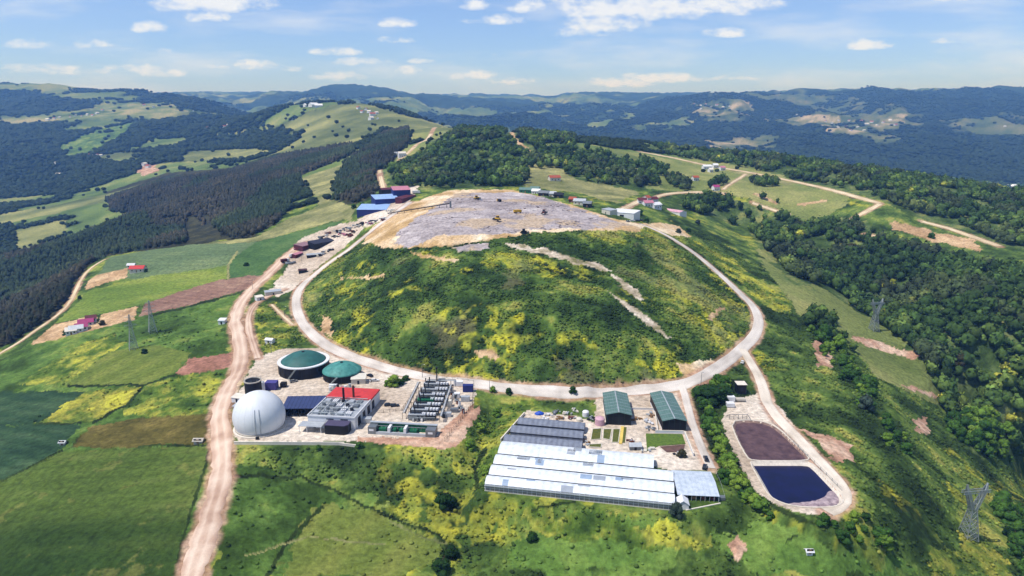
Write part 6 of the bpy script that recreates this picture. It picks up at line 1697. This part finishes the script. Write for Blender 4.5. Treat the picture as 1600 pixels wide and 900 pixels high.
spots = [(503,372,'behind the black scrap shed'),(512,366,'north of the black scrap shed'),(522,370,'beside the ring road'),(530,362,'along the ring road bend'),(538,367,'at the narrow part of the scrap strip'),(545,358,'half way to the blue sheds'),(553,362,'on the ring road verge'),(560,354,'below the lowest blue shed'),(568,350,'in front of the lowest blue shed'),(577,350,'on the tip side of the road'),(586,346,'between road and lowest blue shed'),(598,343,'at the conveyor foot'),(497,400,'by the pale roofed canopy'),(514,393,'right beside the black shed wall'),(468,390,'by the maroon shed'),(455,412,'at the dirt road fork'),(549,368,'on the inner road edge'),(610,330,'beside the middle blue shed')]
for i, (px, py, wh) in enumerate(spots):
    x, y, z = P(px, py); t = thing('scrap_pile', f'{sc_lab[i % 5]} {wh}', 'scrap pile', (x, y, z), i*1.3)
    mt = [GREY, RUST, CREAM, DARK, PINK][i % 5]
    for j in range(12):
        MB().cbox(r_.normal()*2.8, r_.normal()*2.0, .3+r_.random()*1.1, .9+r_.random()*2.8, .8+r_.random()*1.8, .5+r_.random()*1.2, r_.random()*3).build('debris', mt if j % 3 else (LGREY if i % 2 else DARK), t)
# lamp and power masts
for i, (px, py, h, lb) in enumerate([(472,412,9,'slim pole on the island beside the dark weigh house'),(395,452,8,'wooden pole at the service road entrance'),(424,552,8,'slim mast with a lamp above the violet container'),(660,590,8,'slim lamp mast on the ring road verge above the generators'),(765,612,7,'short pole beside the ring road over the greenhouses'),(1095,603,8,'lamp mast at the top of the greenhouse lane'),(445,495,8,'slim pole on the path below the ring road')]):
    x, y, z = P(px, py); t = thing('lamp_mast', lb, 'mast', (x, y, z)); MB().cyl(0, 0, -.5, h, .16, .1, seg=8).build('shaft', GREY, t); MB().bar((0, 0, h), (1.2, 0, h+.1), .12).build('arm', GREY, t); MB().cbox(1.3, 0, h+.02, .7, .3, .14).build('lamp_head', WHITE, t)
# ------------------------------------------------------------------ houses
def house(px, py, w, d, h, wm, rm, label, group=None, rz=0, name='house', cat='house', wins=True):
    x, y, z = P(px, py); t = thing(name, label, cat, (x, y, z), rz, group); rise = d*.28
    MB().prism([(-d/2, -2.5), (d/2, -2.5), (d/2, h), (0, h+rise), (-d/2, h)], 'x', -w/2, w/2).build('wall', wm, t)
    q = MB()
    for s in (-1, 1): q.prism([(s*(d/2+.5), h-.28), (0, h+rise+.02), (0, h+rise+.25), (s*(d/2+.5), h-.05)], 'x', -w/2-.5, w/2+.5)
    q.build('roof', rm, t)
    if wins:
        MB().box(-.55, .55, -d/2-.06, -d/2-.003, 0, 2.1).build('door', WOOD, t)
        for s in (-.3, .3): MB().box(w*s-.6, w*s+.6, -d/2-.05, -d/2-.004, 1.1, 2.3).build('window', GLASSW, t)
    return t
house(216,424, 13, 8, 3.5, CREAM, RED, 'red roofed farmhouse in the grey green field', rz=.1)
house(206,418, 7, 5, 2.8, PALEC, LGREY, 'pale farm shed beside the red roofed farmhouse', name='farm_shed', cat='shed', rz=.1)
MAG = M('magenta_roof', '9a3a6c', .7, var=.12)
for (px, py, w, rm, lb) in [(135,508,10,MAG,'magenta roofed barn, largest of the farm group on the tan soil'),(128,515,8,MAG,'magenta roofed annex in front of the largest barn'),(143,502,7,MAROON,'maroon roofed shed at the back of the farm group'),(120,518,9,LGREY,'grey roofed low shed beside the magenta barns'),(112,521,7,PALEC,'pale roofed shed at the lane end of the farm group')]:
    house(px, py, w, 7, 3, WHITE, rm, lb, rz=.5, name='barn', cat='barn')
house(99,694,2.6,2,1.3,CREAM,GREY,'small pale hut at the corner of the teal crop',name='field_hut',cat='hut'); house(311,691,4,2.6,1.3,CONC,CONC,'low pale shelter at the fallow strip end beside the dirt road',name='field_hut',cat='hut')
house(1264,864,2.2,1.6,1.1,WHITE,WHITE,'tiny white hut on the bright grass below the ponds',name='field_hut',cat='hut')
zhall('white_hall', 'white hall with flat white roof at the eastern corner of the tip', 'hall', (953,341), (990,344), 18, 6, .8, WHITE, WHITE, ridge='shed')
zhall('white_annex', 'small pale annex beside the white hall', 'building', (940,333), (953,336), 8, 4, .6, CREAM, LGREY, ridge='shed')
for k, (px, py, mt) in enumerate([(988,346,WHITE),(996,346,PDARK),(1003,345,PDARK),(981,347,PGREY)]): car(px, py, None, .3+k*.2, mt, ['white car parked in front of the white hall','dark car beside the white hall, second of the row','dark car at the end of the row by the white hall','grey car at the corner of the white hall'][k], 5)
PINKISH = M('faded_pink_roof', 'd0a2ae', .7, var=.15)
zhall('long_barn', 'long white and pink roofed barn beside the dark trees east of the tip', 'barn', (1028,333), (1062,338), 12, 4, 1.5, WHITE, PINKISH, ridge='width')
for k, (px, py, w, rm) in enumerate([(1003,318,9,MAROON),(1012,322,10,PINK),(1020,316,9,MAROON),(1024,325,11,WHITE),(1010,314,7,TILE)]):
    house(px, py, w, 8, 4, WHITE, rm, ['maroon roofed house at the start of the vale road', 'pink roofed house between the white hall and the long barn', 'maroon roofed house above the pink roofed one', 'white roofed house touching the long barn', 'tiled little house on the uphill side of the vale road'][k], rz=.2*k)
for k, (px, py, w, mt, rm) in enumerate([(822,301,14,GREENP,GREENR),(838,303,9,WHITE,WHITE),(850,306,11,DARK,GREY),(862,307,10,CREAM,LGREY),(873,309,9,DARK,DARK),(836,299,10,GREENP,GREENR),(906,319,12,CREAM,LGREY),(918,323,8,DARK,GREY),(895,316,7,RUST,TILE)]):
    house(px, py, w, 7, 3.6, mt, rm, ['green roofed shed at the northern rim of the tip','white roofed cabin next to the green sheds on the rim','dark shed with grey roof on the rim beside the white cabin','cream shed with pale roof along the northern rim','black shed, last of the close row on the rim','second green roofed shed behind the white cabin','cream shed with pale roof towards the white hall','dark shed touching the cream one near the white hall','rust coloured hut beside the orange soil on the rim'][k], rz=-.3, name='rim_shed', cat='shed')
house(866,282,14,9,4,CREAM,TILE,'tiled farmhouse alone in the pasture behind the tip',rz=.3)
house(628,245,12,9,6,WHITE,PALEC,'white house beside the ridge road below the dark pines',rz=.4)
house(620,243,8,7,4,CREAM,LGREY,'cream outbuilding beside the white ridge house',rz=.4)
house(644,262,7,6,3,CREAM,TILE,'small tiled house where the ridge road enters the wood')
for k, (px, py, w, rm) in enumerate([(1104,264,14,WHITE),(1117,262,8,WHITE),(1110,269,6,PALEC),(1128,266,8,PINK),(1086,282,8,TILE),(1118,297,8,MAG)]):
    house(px, py, w, 8, 4.5, WHITE, rm, ['large white house on the eastern pasture','smaller white house next to the large one','pale hut below the two white houses','pink roofed house beside the hill road','tiled hut lower down the eastern pasture','magenta roofed house at the bend of the vale road'][k], rz=.2)
# villages, far off: one small house is copied
def village(group, label, pts, w=11, seed=0, roofs=(TILE, PALEC)):
    r = np.random.default_rng(seed); proto = {}
    for i, (px, py) in enumerate(pts):
        x, y, z = P(px, py); k = i % len(roofs)
        if k not in proto: proto[k] = house(px, py, w, w*.75, 5, WHITE, roofs[k], label, group, r.random()*3, name='village_house', wins=False)
        else: dup(proto[k], (x, y, z), r.random()*3, label, ((.7+r.random()*.7),)*3)
village('houses on the round green hill', 'pale house with tiled roof on the round green hill', [(572,172),(577,176),(582,181),(588,178),(566,176),(590,186),(560,170),(580,187)], 12, 1)
village('hilltop barracks', 'long white roofed block on the crest of the green hill', [(480,166),(490,166),(498,167)], 24, 2, (WHITE,))
village('houses of the valley hamlet', 'pale house of the hamlet half way up the western valley', [(340,194),(346,196),(352,194),(357,197),(362,195),(368,196),(350,199),(335,199),(325,202)], 13, 3)
village('houses on the western spur', 'pale house on the bare western spur', [(85,186),(93,184),(110,183),(118,181),(128,182),(137,180),(145,181),(152,178),(160,173),(75,188),(225,165),(240,168),(302,174),(340,174)], 14, 4)
village('farms in the western valley', 'small pale farm in the wooded western valley', [(140,243),(146,245),(152,243),(158,244),(147,251),(92,275),(100,278),(226,259),(232,262),(88,256)], 10, 5)
village('houses of the far eastern village', 'tiny pale house of the village on the far blue mountainside', [(1290,190),(1300,193),(1310,188),(1318,192),(1327,189),(1336,193),(1345,190),(1354,195),(1362,191),(1340,199),(1322,199),(1370,196),(1380,192),(1391,188),(1399,196),(1350,204),(1329,204),(1309,200)], 17, 6)
village('houses under the far eastern ridge', 'tiny pale house on the meadows under the far ridge', [(1085,163),(1095,165),(1103,163),(1112,167),(1120,164),(1130,168),(1140,166),(1095,171)], 18, 7)
village('lone houses on the dark mountainside', 'single white house on the dark lower mountainside', [(1570,198),(1584,291),(1578,293),(1245,180),(1290,232)], 20, 8, (WHITE,))

# ------------------------------------------------------------------ trees that stand alone
LONE = [ (616,603,8,7.5,'light','yellow green tree on the kerbed island beside the pale forecourt'),(606,603,5,4.0,'light','lower yellow green bush beside the island tree'),
 (627,600,5.5,3.5,'dark','dark low hedge bush on the forecourt side of the island tree'),(634,594,5,3.2,'dark','dark low hedge bush at the tip of the kerbed island'),
 (693,792,8,8,'dark','round dark tree alone in the meadow below the gas works'),(706,790,5,5,'dark','smaller dark tree touching the round lone one'),(706,870,6,5.5,'dark','dark tree at the lower end of the meadow hedge'),(690,893,8,6,'dark','wide dark tree at the very bottom of the meadow hedge'),
 (1056,808,5.5,7.5,'grey','grey green tree at the front corner of the white greenhouse'),(1065,714,4.5,4.5,'brown','purple brown bush at the corner of the walled plot'),(832,845,4.5,4.5,'dark','small dark tree in the green meadow below the greenhouse'),
 (1114,630,15,11.5,'dark','broad dark tree crowning the hedge beside the pond road'),(1098,624,12,9.5,'dark','dark tree touching the broad one above the greenhouse lane'),(1129,622,12,10,'dark','dark tree next to the pump house track'),
 (795,615,4,4,'dark','small dark tree on the ring road verge above the net tunnels'),(895,614,4.5,4.5,'dark','dark roadside tree beside the first green shed'),(770,612,4,4,'light','pale bush beside the ring road pole'),
 (125,468,4,4.5,'dark','lone dark tree at the bend of the farm track'),(385,415,6,3.5,'dark','dark low bush in the bright green field'),(228,425,3.5,4,'dark','dark tree behind the red roofed farmhouse'),(104,522,6,4,'dark','dark bush at the lane end of the magenta barns'),(160,507,5,4,'brown','brownish bush on the tan soil next to the barns'),
 (226,552,5,3.5,'dark','dark bush beside the thin pylon'),(1352,640,9,11,'grey','grey dark tree standing out of the slope east of the ponds'),(1378,455,9,9,'bloom','golden tree inside the eastern wood'),(1395,445,7,7,'bloom','second golden tree beside the first in the eastern wood'),
 (1330,392,12,10,'brown','brownish grey tree crown in the eastern wood'),(1300,400,10,9,'grey','grey green tree crown within the vale wood'),(1245,380,10,9,'brown','brown tinged tree on the edge of the vale wood'),
 (1090,350,7,6,'grey','grey green bush under the long barn'),(1010,348,6,6,'mid','green tree behind the white hall'),(1000,336,7,7,'mid','tall green tree between the white hall and the pink roofed house'),(1060,364,6,5,'grey','pale grey bush on the slope beyond the ring road'),(1075,362,6,5,'dark','dark bush next to the pale grey one'),
 (566,322,7,6,'light','pale green tree behind the lowest blue shed'),(553,326,7,6,'mid','green tree at the foot of the pine wood by the blue shed'),(682,212,7,6,'dark','dark tree beside the crest of the ridge road'),(688,210,6,6,'dark','second dark tree on the crest of the ridge road'),
 (1455,372,8,7,'mid','round tree below the bare quarry strip'),(1500,570,10,11,'brown','dark purplish tree at the edge of the eastern wood'),(1480,600,9,10,'grey','grey dark tree at the lower edge of the eastern wood'),
 (562,700,4,3.5,'mid','bush growing at the end of the pale wall'),(498,703,3,3,'mid','small bush against the long pale wall'),(760,740,5,4.5,'light','yellow green tree beside the greenhouse corner'),(735,700,6,5.5,'light','yellow green tree on the bank east of the compound'),(752,672,6,5,'light','pale tree over the bank between works and tunnels'),(775,650,6,5,'light','pale tree above the net tunnels') ]
for (px, py, w, h, tone, lb) in LONE:
    x, y, z = P(px, py); plant_tree(x, y, z, w, h, tone, lb)
